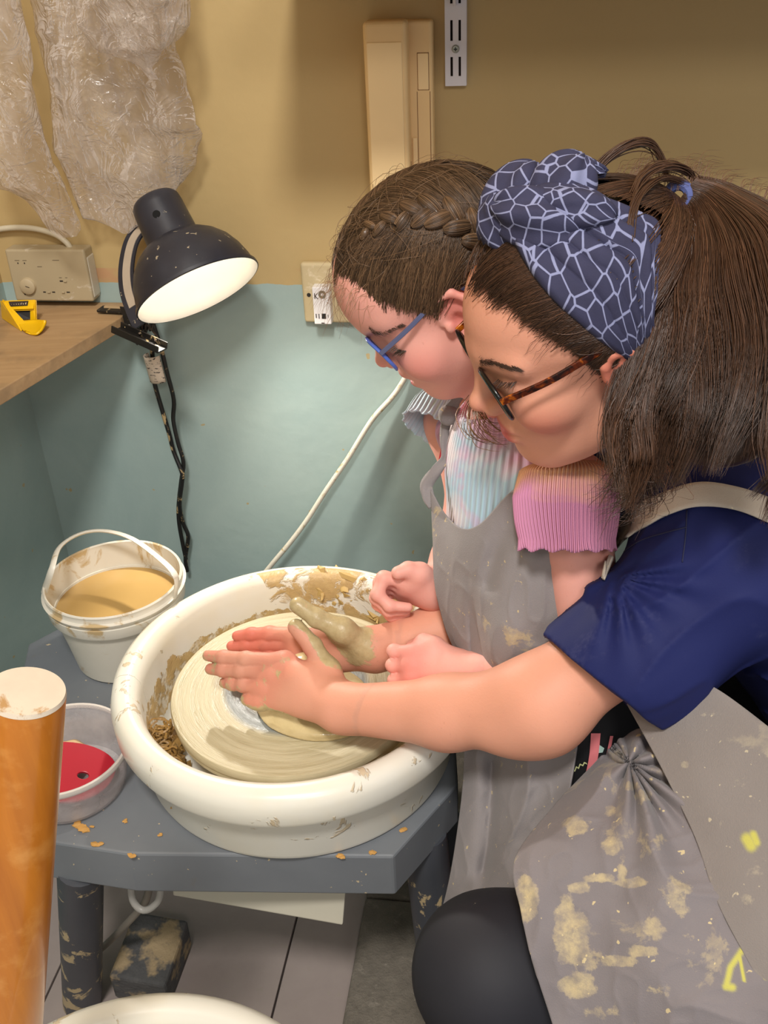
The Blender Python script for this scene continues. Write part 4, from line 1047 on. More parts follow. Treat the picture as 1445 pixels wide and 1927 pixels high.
def skin(name, base, flush, lip):
    m = NT(name); v = m.geo()
    c = m.mix(m.noise(v, 35, 4, .6), tuple(np.array(lin(base))*.96), tuple(np.minimum(np.array(lin(base))*1.04, 1)))
    c = m.mix(m.attr('flush'), c, lin(flush)); c = m.mix(m.attr('lip'), c, lin(lip))
    fr_ = m.ramp(m.noise(v, 230, 2, .5), [(.73, 0), (.77, .14)]); c = m.mix(fr_, c, lin((150, 96, 66)))
    cl = m.math('ADD', m.attr('clay'), m.math('MULTIPLY', m.math('SUBTRACT', m.noise(v, 85, 5, .65), .5), 1.5))
    cl = m.ramp(cl, [(.42, 0), (.62, 1)]); cl = m.math('MULTIPLY', cl, m.ramp(m.attr('clay'), [(.02, 0), (.12, 1)]))
    cc = m.mix(m.noise(v, 140, 3), lin((170, 148, 104)), lin((206, 188, 144)))
    m.P(Base_Color=m.mix(cl, c, cc), Roughness=m.mix(cl, .54, m.ramp(m.noise(v, 60, 3), [(.4, .2), (.6, .5)])))
    m.p.inputs['Subsurface Weight'].default_value = .12; m.p.inputs['Subsurface Radius'].default_value = (.012, .004, .002); m.p.inputs['Subsurface Scale'].default_value = .6
    m.p.inputs['Specular IOR Level'].default_value = .32
    h_ = m.math('ADD', m.math('MULTIPLY', m.noise(v, 420, 3), .5), m.math('MULTIPLY', m.math('MULTIPLY', cl, m.noise(v, 120, 4)), 2.5))
    m.bump(h_, .22, .0016); return m.m

def face_attrs(v, Mx, t, S, child):
    L = (v-t)@Mx/S
    def blob(c, r, soft=.6):
        d = np.linalg.norm((L-np.array(c))/np.array(r), axis=1); return 1-sstep(soft, 1., d)
    if child: lip = np.maximum(blob((.0915, 0, -.0415), (.011, .019, .0062)), blob((.086, 0, -.0575), (.012, .0165, .0072)))
    else: lip = np.maximum(blob((.0870, 0, -.0482), (.012, .024, .0064)), blob((.0860, 0, -.0600), (.013, .021, .0082)))
    fl = np.zeros(len(v))
    for s in (1, -1):
        fl = np.maximum(fl, .55*blob((.062, s*.05, -.022), (.04, .035, .032), .1)); fl = np.maximum(fl, .6*blob((-.006, s*.08, .008), (.03, .02, .04), .5))
    fl = np.maximum(fl, .45*blob((.100, 0, -.018), (.016, .018, .014), .2))
    return lip, fl

# girl's body
def keep_fn(cuts, side): return lambda c, h: np.all([((c-p)@n)*side > -h*1.01 for p, n in cuts], 0)
def above(p, n): return lambda c, h: (c-p)@n > -h*1.01
def body_mesh(node, headM, headT, hands, bl, bh, hh, hb, hm):
    cutp = headT+headM@V(-.02, 0, -.14); cutn = headM@V(0, 0, 1.)
    specs = []; hcuts = []
    lo, hi = bounds([headT+headM@V(x, y, z) for x in (-.13, .135) for y in (-.11, .11) for z in (-.145, .15)], .0)
    inh = lambda c: np.linalg.norm((c-headT-headM@V(0, 0, 0)), axis=1)
    specs.append((lo, hi, hh, lambda c, h: ((c-cutp)@cutn > -h) & (inh(c) < .19+h)))
    for W_, d_, pts in hands:
        d_ = unit(d_); p_ = W_-d_*.03; lo, hi = bounds(list(pts)+[p_], .034); hcuts.append((p_, d_, lo, hi))
        def inbox(c, p_, d_, lo, hi, g): return ((c-p_)@d_ > -g) & (c > lo+.006-g).all(1) & (c < hi-.006+g).all(1)
        specs.append((lo, hi, hm, lambda c, h, a_=(p_, d_, lo, hi): inbox(c, *a_, h)))
    def rest(c, h):
        m = ~(((c-cutp)@cutn > h) & (inh(c) < .19-h))
        for a_ in hcuts: m &= ~inbox(c, *a_, -h)
        return m
    specs.append((bl, bh, hb, rest))
    near = lambda c: np.any([np.abs((c-cutp)@cutn) < .008]+[(np.abs((c-p_)@d_) < .007) & (np.linalg.norm(c-(lo+hi)/2, axis=1) < .16) for p_, d_, lo, hi in hcuts], 0)
    return patches(node, specs)+(near,)
vG, fG, nearG = body_mesh(bodyG, MG, TGo, [(wL, np.mean(mcGL, 0)-wL, [wL]+[p for f in fGL for p in f]+thGL), (wR, np.mean(mcGR, 0)-wR, [wR]+[p for f in fGR for p in f]+thGR)], V(-.02, .70, 0), V(.34, 1.16, .95), .0017, .004, .0016)
lip, fl = face_attrs(vG, MG, TGo, SGh, True)
clay = .22*(1-sstep(.03, .075, np.linalg.norm(vG-np.mean(mcGR, 0), axis=1)))+.10*(1-sstep(.03, .07, np.linalg.norm(vG-np.mean(mcGL, 0), axis=1)))
for q in mcGL: fl = np.maximum(fl, .5*(1-sstep(.005, .03, np.linalg.norm(vG-q, axis=1))))
skG = skin('girl_skin', (230, 166, 152), (220, 114, 106), (206, 92, 94))
girl = thing('person', 'girl with braided brown hair, blue glasses and pastel ribbed top leaning over the wheel', 'person', (.185, .87, 0))
smooth_seams(build('body', vG, fG, skG, girl, True, {'lip': lip, 'flush': fl, 'clay': clay}), bodyG, nearG)
vW, fW, nearW = body_mesh(bodyW, MW, TWo, [(WL, np.mean(mcL, 0)-WL, [WL]+mcL+tpL+thL), (WR, np.mean(mcR, 0)-WR, [WR]+mcR+tpR+thR)], V(-.10, .5, 0), V(.74, 1.24, .96), .0018, .004, .0016)
lip, fl = face_attrs(vW, MW, TWo, 1.0, False)
def segd(v, a, b):
    ba = b-a; t = np.clip((v-a)@ba/(ba@ba), 0, 1); return np.linalg.norm(v-a-t[:, None]*ba, axis=1)
def chain_d(v, pts): return np.min([segd(v, a, b) for a, b in zip(pts[:-1], pts[1:])], 0)
clay = np.zeros(len(vW))
clay = np.maximum(clay, .95*(1-sstep(.012, .022, chain_d(vW, thL[1:]+[])))*sstep(-.004, .006, (vW-thL[2])@unit(CR*.8+CU*.5)))
clay = np.maximum(clay, .85*(1-sstep(.016, .03, chain_d(vW, thR))))
for tp in tpL: clay = np.maximum(clay, .46*(1-sstep(.01, .052, np.linalg.norm(vW-tp, axis=1))))
for tp in tpR: clay = np.maximum(clay, .16*(1-sstep(.01, .05, np.linalg.norm(vW-tp, axis=1))))
clay = np.maximum(clay, .34*(1-sstep(.012, .03, chain_d(vW, mcL))))
clay = np.maximum(clay, .8*(1-sstep(.010, .022, chain_d(vW, [WL-V(0, 0, .026), mcL[3]-V(0, 0, .010), tpL[3]-V(0, 0, .006)]))))
for tp in tpR: fl = np.maximum(fl, .75*(1-sstep(.02, .08, np.linalg.norm(vW-tp, axis=1))))
for tp in tpL+mcL: fl = np.maximum(fl, .3*(1-sstep(.01, .04, np.linalg.norm(vW-tp, axis=1))))
skW = skin('woman_skin', (220, 156, 130), (206, 102, 86), (200, 100, 98))
woman = thing('person', 'woman with patterned headscarf, tortoiseshell glasses and navy shirt shaping the clay', 'person', (PELw[0], PELw[1], 0))
smooth_seams(build('body', vW, fW, skW, woman, True, {'lip': lip, 'flush': fl, 'clay': clay}), bodyW, nearW)

# clay cone on the wheel
slipm = NT('wet_slip_clay'); v = slipm.geo(); slipm.P(Base_Color=slipm.mix(slipm.noise(v, 60, 4), lin((184, 164, 118)), lin((210, 192, 148))), Roughness=.18); slipm.bump(slipm.noise(v, 120, 4), .4, .002); slipm = slipm.m
LC = V(-.105, .915, .520)
lump = Group([Cone(LC+V(0, 0, .0), LC+V(0.004, -.004, .040), .050, .024, .01), Ell(LC+V(.012, -.012, .005), (.066, .062, .008), None, .015), Ell(LC+V(.035, -.034, .006), (.050, .040, .009), None, .015)])
class Minus(Prim):
    def __init__(s, a, b, g=0.): s.A_ = a; s.B_ = b; s.bc = a.bc; s.br = a.br; s.g = g
    def ev(s, P, c=None, r=0):
        d = s.A_.ev(P, c, r)
        if d is None: return None
        e = s.B_.ev(P, c, r)
        if e is not None: d = np.maximum(d, -(e-s.g))
        return np.maximum(d, .5205-P[:, 2])
lv, lf = mesh_sdf(Minus(lump, Group([handL, handR]), .0006), LC-V(.10, .10, .004), LC+V(.10, .10, .10), .0018)
o = build('clay_lump', lv, lf, slipm); tag(o, 'wet cream clay lump pressed between the woman\'s hands on the wheel', 'clay')

# ------------------------------------------------------------------ clothes
def loft_rows(rows, nu, nv): return surf([[at_d(*q) for q in r] for r in rows], nu, nv)
def segd_(v, a, b):
    ba = b-a; t = np.clip((v-a)@ba/(ba@ba), 0, 1); return np.linalg.norm(v-a-t[:, None]*ba, axis=1)
def folds(P, amp, scale, seed, dirn):
    return (vnoise(P, scale, seed)*amp+vnoise(P, scale*2.7, seed+1)*amp*.35)[:, None]*dirn
def cloth(name, base, stain, t, scale, weave=900, rough=.85, dark=None, mask=False):
    m = NT(name); v = m.coord('Object')
    c = m.mix(m.noise(v, 9, 5, .6), tuple(np.array(lin(base))*.86), tuple(np.array(lin(base))*1.10))
    if dark is not None: c = m.mix(m.ramp(m.noise(v, 7, 4, .6), [(.5, 0), (.75, .7)]), c, lin(dark))
    if stain is not None:
        s1 = m.noise(v, scale, 7, .66, .5); s2 = m.noise(v, scale*.35, 3)
        f = m.ramp(m.math('ADD', s1, m.math('MULTIPLY', m.math('SUBTRACT', s2, .5), .5)), [(t, 0), (t+.035, .85), (t+.14, 1)])
        if mask:
            k_ = m.math('ADD', m.attr('stain'), m.math('MULTIPLY', m.math('SUBTRACT', m.noise(v, 34, 6, .68), .5), 1.25))
            f = m.math('MAXIMUM', m.math('MULTIPLY', f, .5), m.math('MULTIPLY', m.ramp(k_, [(.38, 0), (.47, .7), (.8, 1)]), m.ramp(m.attr('stain'), [(.02, 0), (.12, 1)])))
        f = m.math('MULTIPLY', f, m.ramp(m.noise(v, scale*5, 4, .65), [(.36, .25), (.6, .85)]))
        c = m.mix(f, c, m.mix(m.noise(v, 40, 3), lin(stain), tuple(np.minimum(np.array(lin(stain))*1.3, 1))))
        c = m.mix(m.ramp(m.noise(v, scale*7, 2), [(.70, 0), (.72, .9)]), c, tuple(np.minimum(np.array(lin(stain))*1.2, 1)))
    if mask: c = m.mix(m.attr('paint'), c, lin((206, 200, 84)))
    m.P(Base_Color=c, Roughness=rough); m.p.inputs['Sheen Weight'].default_value = .15
    wv = m.noise(m.map(v, (1, 1, 1)), weave, 2)
    m.bump(m.math('ADD', wv, m.math('MULTIPLY', m.noise(v, 45, 4), 1.2)), .35, .0012); return m.m
linen = cloth('grey_linen', (136, 130, 130), (176, 158, 122), .66, 20)
linen2 = cloth('stained_linen', (128, 121, 123), (190, 172, 132), .62, 15, dark=(112, 105, 106), mask=True)
straplin = cloth('lightened_strap_linen', (214, 202, 188), (226, 212, 184), .6, 16)  # apron linen with a lightened colour, so the shaded strap looks lit
linen3 = cloth('dusty_linen', (136, 128, 124), (176, 164, 140), .64, 16, mask=True)

# girl's ribbed top
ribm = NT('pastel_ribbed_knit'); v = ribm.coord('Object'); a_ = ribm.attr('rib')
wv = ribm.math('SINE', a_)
tw = ribm.noise(v, 11, 3, .5, .6); tw2 = ribm.noise(ribm.map(v, loc=(3, 1, 7)), 13, 3, .5, .5)
c = ribm.mix(ribm.ramp(tw, [(.40, 0), (.56, 1)]), lin((176, 208, 224)), lin((236, 222, 224)))
c = ribm.mix(ribm.ramp(tw2, [(.52, 0), (.62, .8)]), c, lin((226, 160, 200)))
c = ribm.mix(ribm.attr('pink'), c, ribm.mix(ribm.ramp(ribm.math('ADD', ribm.attr('warm'), ribm.math('MULTIPLY', ribm.math('SUBTRACT', tw, .5), 2.6)), [(.3, 0), (.7, 1)]), lin((202, 134, 168)), lin((232, 178, 134))))
c = ribm.mix(ribm.attr('blue'), c, lin((196, 226, 240)))
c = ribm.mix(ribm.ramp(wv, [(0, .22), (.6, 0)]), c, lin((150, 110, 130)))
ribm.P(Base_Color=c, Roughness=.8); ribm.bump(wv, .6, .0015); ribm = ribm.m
class Cut(Prim):
    """keep what lies below a plane"""
    def __init__(s, a, p, n, more=()): s.A_ = a; s.pl = [(np.asarray(p), unit(n))]+[(np.asarray(x), unit(y)) for x, y in more]; s.bc = a.bc; s.br = a.br
    def ev(s, P, c=None, r=0):
        d = s.A_.ev(P, c, r)
        if d is None: return None
        for p, n in s.pl: d = np.maximum(d, (P-p)@n)
        return d
class Minus2(Prim):
    def __init__(s, a, b): s.A_ = a; s.B_ = b; s.bc = a.bc; s.br = a.br
    def ev(s, P, c=None, r=0):
        d = s.A_.ev(P, c, r)
        if d is None: return None
        e = s.B_.ev(P); return np.maximum(d, -e)
neckdir = unit(TGo+MG@V(-.02, 0, -.045)-nbG)
topG = Group([Ell(chG-V(.006, 0, 0), (.078, .100, .165), TAg), Ell(pelG+torG*.07, (.074, .100, .10), TAg, .06), Cone(sL+(sR-sL)*.06, sR, .037, .037, .05), Cone(nbG-neckdir*.02, nbG+neckdir*.030, .054, .046, .04)], .04)
topGc = Cut(Minus2(topG, Ell(nbG+neckdir*.075, (.058, .05, .056), frame(x=neckdir, y=V(0, 1, 0)))), pelG+torG*.055, -torG)
tv, tf = mesh_sdf(topGc, V(.0, .74, .5), V(.34, 1.18, .96), .004)
L = (tv-chG)@TAg
rib = np.arctan2(L[:, 1], -L[:, 0])*62+L[:, 2]*230
pk = np.clip(sstep(.02, .09, L[:, 1]*-1), 0, 1)*.0
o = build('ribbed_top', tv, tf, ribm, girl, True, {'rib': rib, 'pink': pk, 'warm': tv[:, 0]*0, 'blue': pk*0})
o['label'] = 'pastel ribbed top'
vdg = unit(ray(1065, 950)); irg = unit(CR-vdg*np.dot(CR, vdg)); iug = unit(CU-vdg*np.dot(CU, vdg))
def sleeve(rows, ax_r, ax_d, nrib, seed, name, pink, warm, blue, hem_amp):
    n, m = 40, nrib*6; ctr = spline([r[0] for r in rows], n); rr_ = np.array([[np.interp(t, np.linspace(0, 1, len(rows)), [r[k] for r in rows]) for k in (1, 2)] for t in np.linspace(0, 1, n)])
    P = np.zeros((n, m, 3)); A = np.zeros((n, m)); a = np.linspace(0, 2*math.pi, m, endpoint=False); dn = unit(ctr[-1]-ctr[0])
    for i in range(n):
        w_ = 1+.016*np.sin(a*nrib)*min(1, i/5); w_ = w_*(1+.03*np.sin(a*3+seed+i*.08)+.02*np.sin(a*5-i*.1))
        e = max(0, (i-n+5)/5); fl_ = 1+hem_amp*e*e*np.sin(a*11+seed*2)+.05*e
        z_ = hem_amp*.10*e*np.sin(a*13+1.3*seed)
        P[i] = ctr[i]+(w_*fl_*np.cos(a)*rr_[i, 0])[:, None]*ax_r+(w_*fl_*np.sin(a)*rr_[i, 1])[:, None]*ax_d+z_[:, None]*dn*.35
        A[i] = a*nrib
    t_ = np.repeat(np.linspace(0, 1, n), m)
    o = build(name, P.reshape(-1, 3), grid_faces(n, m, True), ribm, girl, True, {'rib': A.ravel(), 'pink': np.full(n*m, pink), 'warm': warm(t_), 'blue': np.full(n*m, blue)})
    q = o.modifiers.new('solid', 'SOLIDIFY'); q.thickness = .0016; q.offset = 1; return o
sleeve([(at_d(1072, 868, .975), .030, .030), (at_d(1068, 885, .972), .046, .046), (at_d(1066, 935, .970), .0505, .050), (at_d(1066, 985, .970), .0475, .050), (at_d(1068, 1033, .968), .0430, .048)], irg, vdg, 78, 1., 'near_sleeve', 1., lambda t: np.clip(1.5-2.2*t, -.4, 1.2), 0., .055)['label'] = 'pink and orange flared sleeve'
s0, s1 = at_d(842, 740, 1.17), at_d(806, 806, 1.155); sd_ = unit(s1-s0); sv_ = unit(ray(800, 790)); sa = unit(np.cross(sd_, sv_)); sb = unit(np.cross(sa, sd_))
sleeve([(s0, .024, .026), ((s0+s1)/2, .030, .032), (s1, .0315, .036)], sa, sb, 34, 2., 'far_sleeve', 0., lambda t: t*0, .85, .06)['label'] = 'pale blue flared sleeve'
# shorts
shm = NT('black_patterned_shorts'); shm.P(Base_Color=lin((14, 13, 17)), Roughness=.8); shm = shm.m
shG = Group([Ell(pelG, (.088, .115, .105), TAg), Cone(pelG+V(0, -.055, -.03), V(.190, .800, .30), .076, .068, .03), Cone(pelG+V(0, .055, -.03), V(.190, .93, .30), .076, .068, .03)], .04)
shGc = Cut(shG, pelG+torG*.075, torG, [(V(0, 0, .30), -ZV)])
sv_, sf_ = mesh_sdf(shGc, V(.05, .66, .26), V(.33, 1.08, .68), .004); sho = build('shorts', sv_, sf_, shm, girl)
def decal(name, poly, node, mat, parent, lift=.0012, d0=.75):
    """a printed shape laid on a surface: px outline as a fan of points dropped on it"""
    P = []
    for x, y in poly:
        p = march(node, x, y, d0)
        if p is None: return None
        P.append(p-unit(ray(x, y))*lift)
    n = len(P); c = march(node, np.mean([q[0] for q in poly]), np.mean([q[1] for q in poly]), d0)-unit(ray(*poly[0]))*lift
    return build(name, P+[c], [(i, (i+1) % n, n) for i in range(n)], mat, parent, False)
pinkm = plain('pink_print', (232, 128, 132), .75); mintm = plain('mint_print', (178, 206, 196), .75); limem = plain('lime_print', (206, 208, 150), .75)
def band_decal(name, L_, R_, node, mat, parent, n=10, lift=.0014):
    a, b = spline([V(*q, 0) for q in L_], n)[:, :2], spline([V(*q, 0) for q in R_], n)[:, :2]; P = []
    for p, q in zip(a, b):
        for k in range(4):
            h_ = march(node, *(p+(q-p)*k/3), .75); P.append((h_ if h_ is not None else at_d(*p, 1.0))-unit(ray(*p))*lift)
    return build(name, P, grid_faces(n, 4), mat, parent, True)
band_decal('side_stripe', [(1112, 1380), (1109, 1420), (1102, 1455), (1090, 1492), (1080, 1520)], [(1130, 1380), (1126, 1420), (1118, 1455), (1107, 1480), (1096, 1510)], shG, pinkm, sho)
band_decal('side_stripe', [(1148, 1385), (1143, 1410), (1138, 1430), (1134, 1455)], [(1154, 1385), (1149, 1410), (1143, 1430), (1140, 1455)], shG, pinkm, sho)
for poly, mt in (([(1128, 1402), (1137, 1408), (1134, 1416), (1126, 1417)], mintm), ([(1064, 1507), (1068, 1512), (1074, 1507), (1080, 1497), (1083, 1501), (1078, 1512), (1068, 1517)], mintm), ([(1070, 1492), (1073, 1490), (1076, 1493), (1073, 1496)], limem), ([(1122, 1444), (1131, 1442), (1130, 1448), (1122, 1449)], pinkm), ([(1117, 1455), (1125, 1453), (1124, 1459), (1117, 1461)], pinkm)):
    decal('printed_shape', poly, shG, mt, sho)
zz = [(1073, 1454), (1077, 1449), (1081, 1450), (1084, 1443), (1088, 1445), (1091, 1438), (1096, 1440), (1099, 1435), (1104, 1437)]
band_decal('printed_zigzag', [(x, y-1) for x, y in zz], [(x+1, y+2) for x, y in zz], shG, limem, sho, 30)

# girl's apron
def push_out(P, node, gap=.004, it=4):
    P = P.copy()
    for _ in range(it):
        d = node.ev(P); m = d < gap
        if not m.any(): break
        Q = P[m]; e = 1e-3; g = np.stack([node.ev(Q+e*np.eye(3)[i])-node.ev(Q-e*np.eye(3)[i]) for i in range(3)], 1); g /= np.linalg.norm(g, axis=1)[:, None]+1e-9
        P[m] = Q+g*(gap-d[m])[:, None]
    return P
gap = [[(811, 922, 1.105), (838, 968, 1.088), (868, 994, 1.050), (905, 985, 1.022), (962, 925, .995), (1030, 890, .975)],
       [(815, 1010, 1.105), (845, 1040, 1.075), (890, 1050, 1.035), (935, 1048, 1.012), (990, 1045, .995), (1056, 1045, .985)],
       [(819, 1100, 1.108), (852, 1120, 1.080), (893, 1130, 1.045), (935, 1132, 1.022), (1000, 1130, 1.002), (1064, 1120, .995)],
       [(838, 1180, 1.120), (868, 1200, 1.090), (898, 1210, 1.066), (940, 1212, 1.030), (1010, 1212, 1.014), (1072, 1200, 1.010)],
       [(868, 1265, 1.130), (890, 1278, 1.098), (915, 1285, 1.078), (955, 1290, 1.045), (1025, 1290, 1.030), (1088, 1285, 1.025)],
       [(874, 1430, 1.120), (897, 1432, 1.095), (925, 1432, 1.082), (975, 1430, 1.050), (1040, 1423, 1.030), (1086, 1392, 1.018)],
       [(862, 1560, 1.110), (888, 1568, 1.088), (922, 1572, 1.070), (965, 1568, 1.040), (1020, 1550, 1.020), (1068, 1500, 1.008)],
       [(838, 1690, 1.100), (868, 1700, 1.075), (905, 1700, 1.052), (950, 1690, 1.030), (1005, 1660, 1.010), (1052, 1590, 1.0)],
       [(800, 1800, 1.100), (835, 1812, 1.075), (880, 1815, 1.050), (930, 1800, 1.03), (990, 1770, 1.01), (1040, 1700, 1.0)]]
Pg = loft_rows(gap, 200, 130); fv = unit(ray(940, 1200))
P = Pg.reshape(-1, 3); wr = folds(P*V(1, 1, .45), .004, 18, 5, -fv)
q = np.repeat(np.linspace(0, 1, 200), 130)[:, None]
cr_ = segd_(P, at_d(905, 1085, 1.05), at_d(898, 1270, 1.08)); cr2 = segd_(P, at_d(965, 930, .99), at_d(925, 1090, 1.03)); cr3 = segd_(P, at_d(925, 1440, 1.08), at_d(905, 1640, 1.06))
wr = wr+fv*(.024*np.exp(-(cr_/.009)**2)+.014*np.exp(-(cr2/.012)**2)+.020*np.exp(-(cr3/.010)**2))[:, None]
rg = (1-np.abs(vnoise(P*V(1, 1, .3), 20, 61)))**3*.010+(1-np.abs(vnoise(P*V(1, 1, .6), 60, 62)))**4*.0018
wr = wr-fv*rg[:, None]
P = push_out(P+wr*np.minimum(1, q*8), Group([topG, shG], .001), .0035)
o = sheet('apron', P.reshape(Pg.shape), .0018, linen, girl); o['label'] = 'grey linen apron'
def ribbon(name, pts, w_, mat, parent, th=.0016, n=40, face=None, wav=0.):
    P = spline(pts, n); T = np.gradient(P, axis=0); G = np.zeros((n, 5, 3)); fd = ray(CX, CY) if face is None else face
    for i in range(n):
        ws = w_ if np.isscalar(w_) else np.interp(i/(n-1), np.linspace(0, 1, len(w_)), w_)
        sd = unit(np.cross(T[i], fd)); 
        for k in range(5): G[i, k] = P[i]+sd*ws*(k/4-.5)-unit(fd)*(wav*math.sin(k*1.5+i*.35))
    return sheet(name, G, th, mat, parent)
ribbon('apron_strap', [at_d(814, 955, 1.105), at_d(806, 935, 1.105), at_d(803, 912, 1.106), at_d(822, 884, 1.10), at_d(837, 862, 1.098), at_d(836, 830, 1.098), at_d(838, 800, 1.095), at_d(846, 776, 1.09)], [.008, .013, .014, .012, .008, .009, .010, .014], linen, girl, wav=.0015)
ribbon('apron_strap', [at_d(846, 778, 1.085), at_d(856, 756, 1.075), at_d(866, 735, 1.065), at_d(878, 712, 1.06)], [.018, .011, .012, .012], linen, girl, wav=.001)
kv, kf = mesh_sdf(Group([Ell(at_d(846, 776, 1.085), (.012, .010, .009), None), Ell(at_d(843, 787, 1.087), (.009, .008, .008), None, .006)]), at_d(846, 776, 1.085)-.03, at_d(846, 776, 1.085)+.03, .0015); kv = kv+(vnoise(kv, 110, 9)*.0022+np.abs(vnoise(kv, 190, 8))*.0016)[:, None]*unit(V(-.3, -1, .3)); build('strap_knot', kv, kf, linen, girl)
ribbon('red_strap', [at_d(845, 800, 1.112), at_d(838, 840, 1.113), at_d(830, 880, 1.115)], .009, plain('red_webbing', (168, 28, 44), .7), girl)

# woman's navy shirt
navy = NT('navy_jersey'); v = navy.coord('Object'); nc = navy.mix(navy.noise(v, 10, 4), lin((24, 31, 78)), lin((31, 38, 92)))
nc = navy.mix(navy.math('MULTIPLY', navy.ramp(navy.noise(v, 16, 6, .7), [(.56, 0), (.72, .16)]), navy.ramp(navy.noise(navy.map(v, (200, 200, 40)), 1., 2), [(.4, .2), (.6, 1)])), nc, lin((120, 120, 150)))
navy.P(Base_Color=nc, Roughness=.7); navy.p.inputs['Specular IOR Level'].default_value = .22; navy.bump(navy.noise(v, 700, 2), .12, .0008); navy = navy.m
armdir = unit(SL-EL); hem = at_d(1126, 1280, .953); hemn = unit(CR*.63+CU*.775)
tl = np.array([armdir, unit(np.cross(armdir, unit(ray(1140, 1250)))), unit(np.cross(armdir, np.cross(armdir, unit(ray(1140, 1250)))))]).T
def wrinkle(P, d):
    r_ = (P-hem)@tl; u = r_[:, 0]; near = np.exp(-((u-.02)/.03)**2)*.0
    w_ = vnoise(P*V(1, 1, 1)+0, 16, 21)*.0035+(1-np.abs(vnoise(r_*V(1.0, 2.6, 2.6), 11, 22)))**4*-.004
    pit = at_d(1150, 1085, .93); dd = np.linalg.norm(P-pit, axis=1); an = np.arctan2((P-pit)@CU, (P-pit)@CR)
    w_ = w_+np.sin(an*13+np.sin(an*4)*1.2)*.003*np.exp(-((dd-.045)/.035)**2)
    return d+w_
sleeveW = Group([Cone(hem-armdir*.05-CU*.002, SL, .0585, .073, .02, sq=(unit(ray(1200, 1200)), .96)), Ell(at_d(1215, 1240, .935), (.060, .056, .056), tl, .03)], .03)
bodyS = Group([Ell(CHw+V(.02, 0, .0), (.105, .165, .22), TA), Ell(PELw+V(.0, 0, .03), (.125, .17, .14), TA, .08), Cone(SL, SRw, .066, .066, .06), Cone((SL+NBw)/2, NBw, .052, .058, .04), Cone((SRw+NBw)/2, NBw, .052, .058, .04), sleeveW.K(.035) if hasattr(sleeveW, 'K') else sleeveW, Cone(SRw, SRw+(ER-SRw)*.55, .066, .060, .03)], .05, fn=wrinkle)
inner = Cone(EL, EL+(SL-EL)*.62, .0455, .0525)
class Shirt(Prim):
    def __init__(s): s.bc = bodyS.bc; s.br = bodyS.br+.05
    def ev(s, P, c=None, r=0):
        d = bodyS.ev(P, c, r)
        if d is None: return None
        q = (P-hem)@armdir; nearl = np.linalg.norm(P-EL, axis=1) < .33
        hl = -((P-hem)@hemn)+.003*vnoise(P, 30, 3)
        side = (P-SL)@unit(ray(1200, 1200)) < .13
        lat = np.linalg.norm((P-hem)-q[:, None]*armdir, axis=1) < .13
        d = np.where(side & lat, np.maximum(d, hl), d)
        e = np.maximum(inner.ev(P), (P-hem)@hemn-.014)
        d = np.maximum(d, -e)
        nd = unit(TWo+MW@V(-.022, 0, -.05)-NBw)
        return np.where(np.linalg.norm(P-NBw-nd*.05, axis=1) < .085, np.maximum(d, np.minimum((P-NBw)@nd-.030, .05)), d)
v_, f_ = mesh_sdf(Shirt(), V(.05, .50, .36), V(.80, 1.26, 1.0), .0028)
shirt = build('shirt', v_, f_, navy, woman); shirt['label'] = 'navy short-sleeved shirt'
Shn = Shirt()
# stitched seams on the shoulder and the hem of the sleeve
def seam(pts, name='seam', r_=.0007, mat=None, node=Shn, parent=shirt, n=26, lift=.0002):
    P = []
    for x, y in spline([V(*q, 0) for q in pts], n)[:, :2]:
        p = march(node, x, y, .6)
        if p is not None: P.append(p-unit(ray(x, y))*lift)
    if len(P) > 3:
        mb = MB(); mb.tube(P, r_, 5); return mb.build(name, mat, parent, smooth=True, ang=180)
seamm = plain('navy_seam', (30, 34, 68), .7)
seam([(1293, 960), (1290, 1010), (1284, 1058)], mat=seamm); seam([(1150, 1058), (1200, 1020), (1250, 1003), (1292, 992)], mat=seamm)


# trousers
trm = plain('black_leggings', (27, 27, 35), .7, .12, 60, dirt=(170, 160, 140), dirt_t=(.745, .755), dirt_scale=160)
tr = lambda H_, K_, A_: Group([Cone(H_, K_, .088, .066, .03), Ell(K_, (.067,)*3, None, .02), Cone(K_, A_+(K_-A_)*.6, .067, .060, .03), Cone(A_+(K_-A_)*.6, A_, .060, .045, .02)], .04)
legs = Cut(Group([Ell(PELw+V(.0, 0, .0), (.12, .165, .12), TA), Hand(Ell(PELw, (.1, .1, .1)), [tr(HLw, KL, AL_), tr(HRw, KR, AR_)], .03)], .05), V(0, 0, .06), -ZV)
v_, f_ = mesh_sdf(legs, V(-.08, .48, .04), V(.74, 1.24, .66), .005); o = build('leggings', v_, f_, trm, woman); o['label'] = 'black leggings'

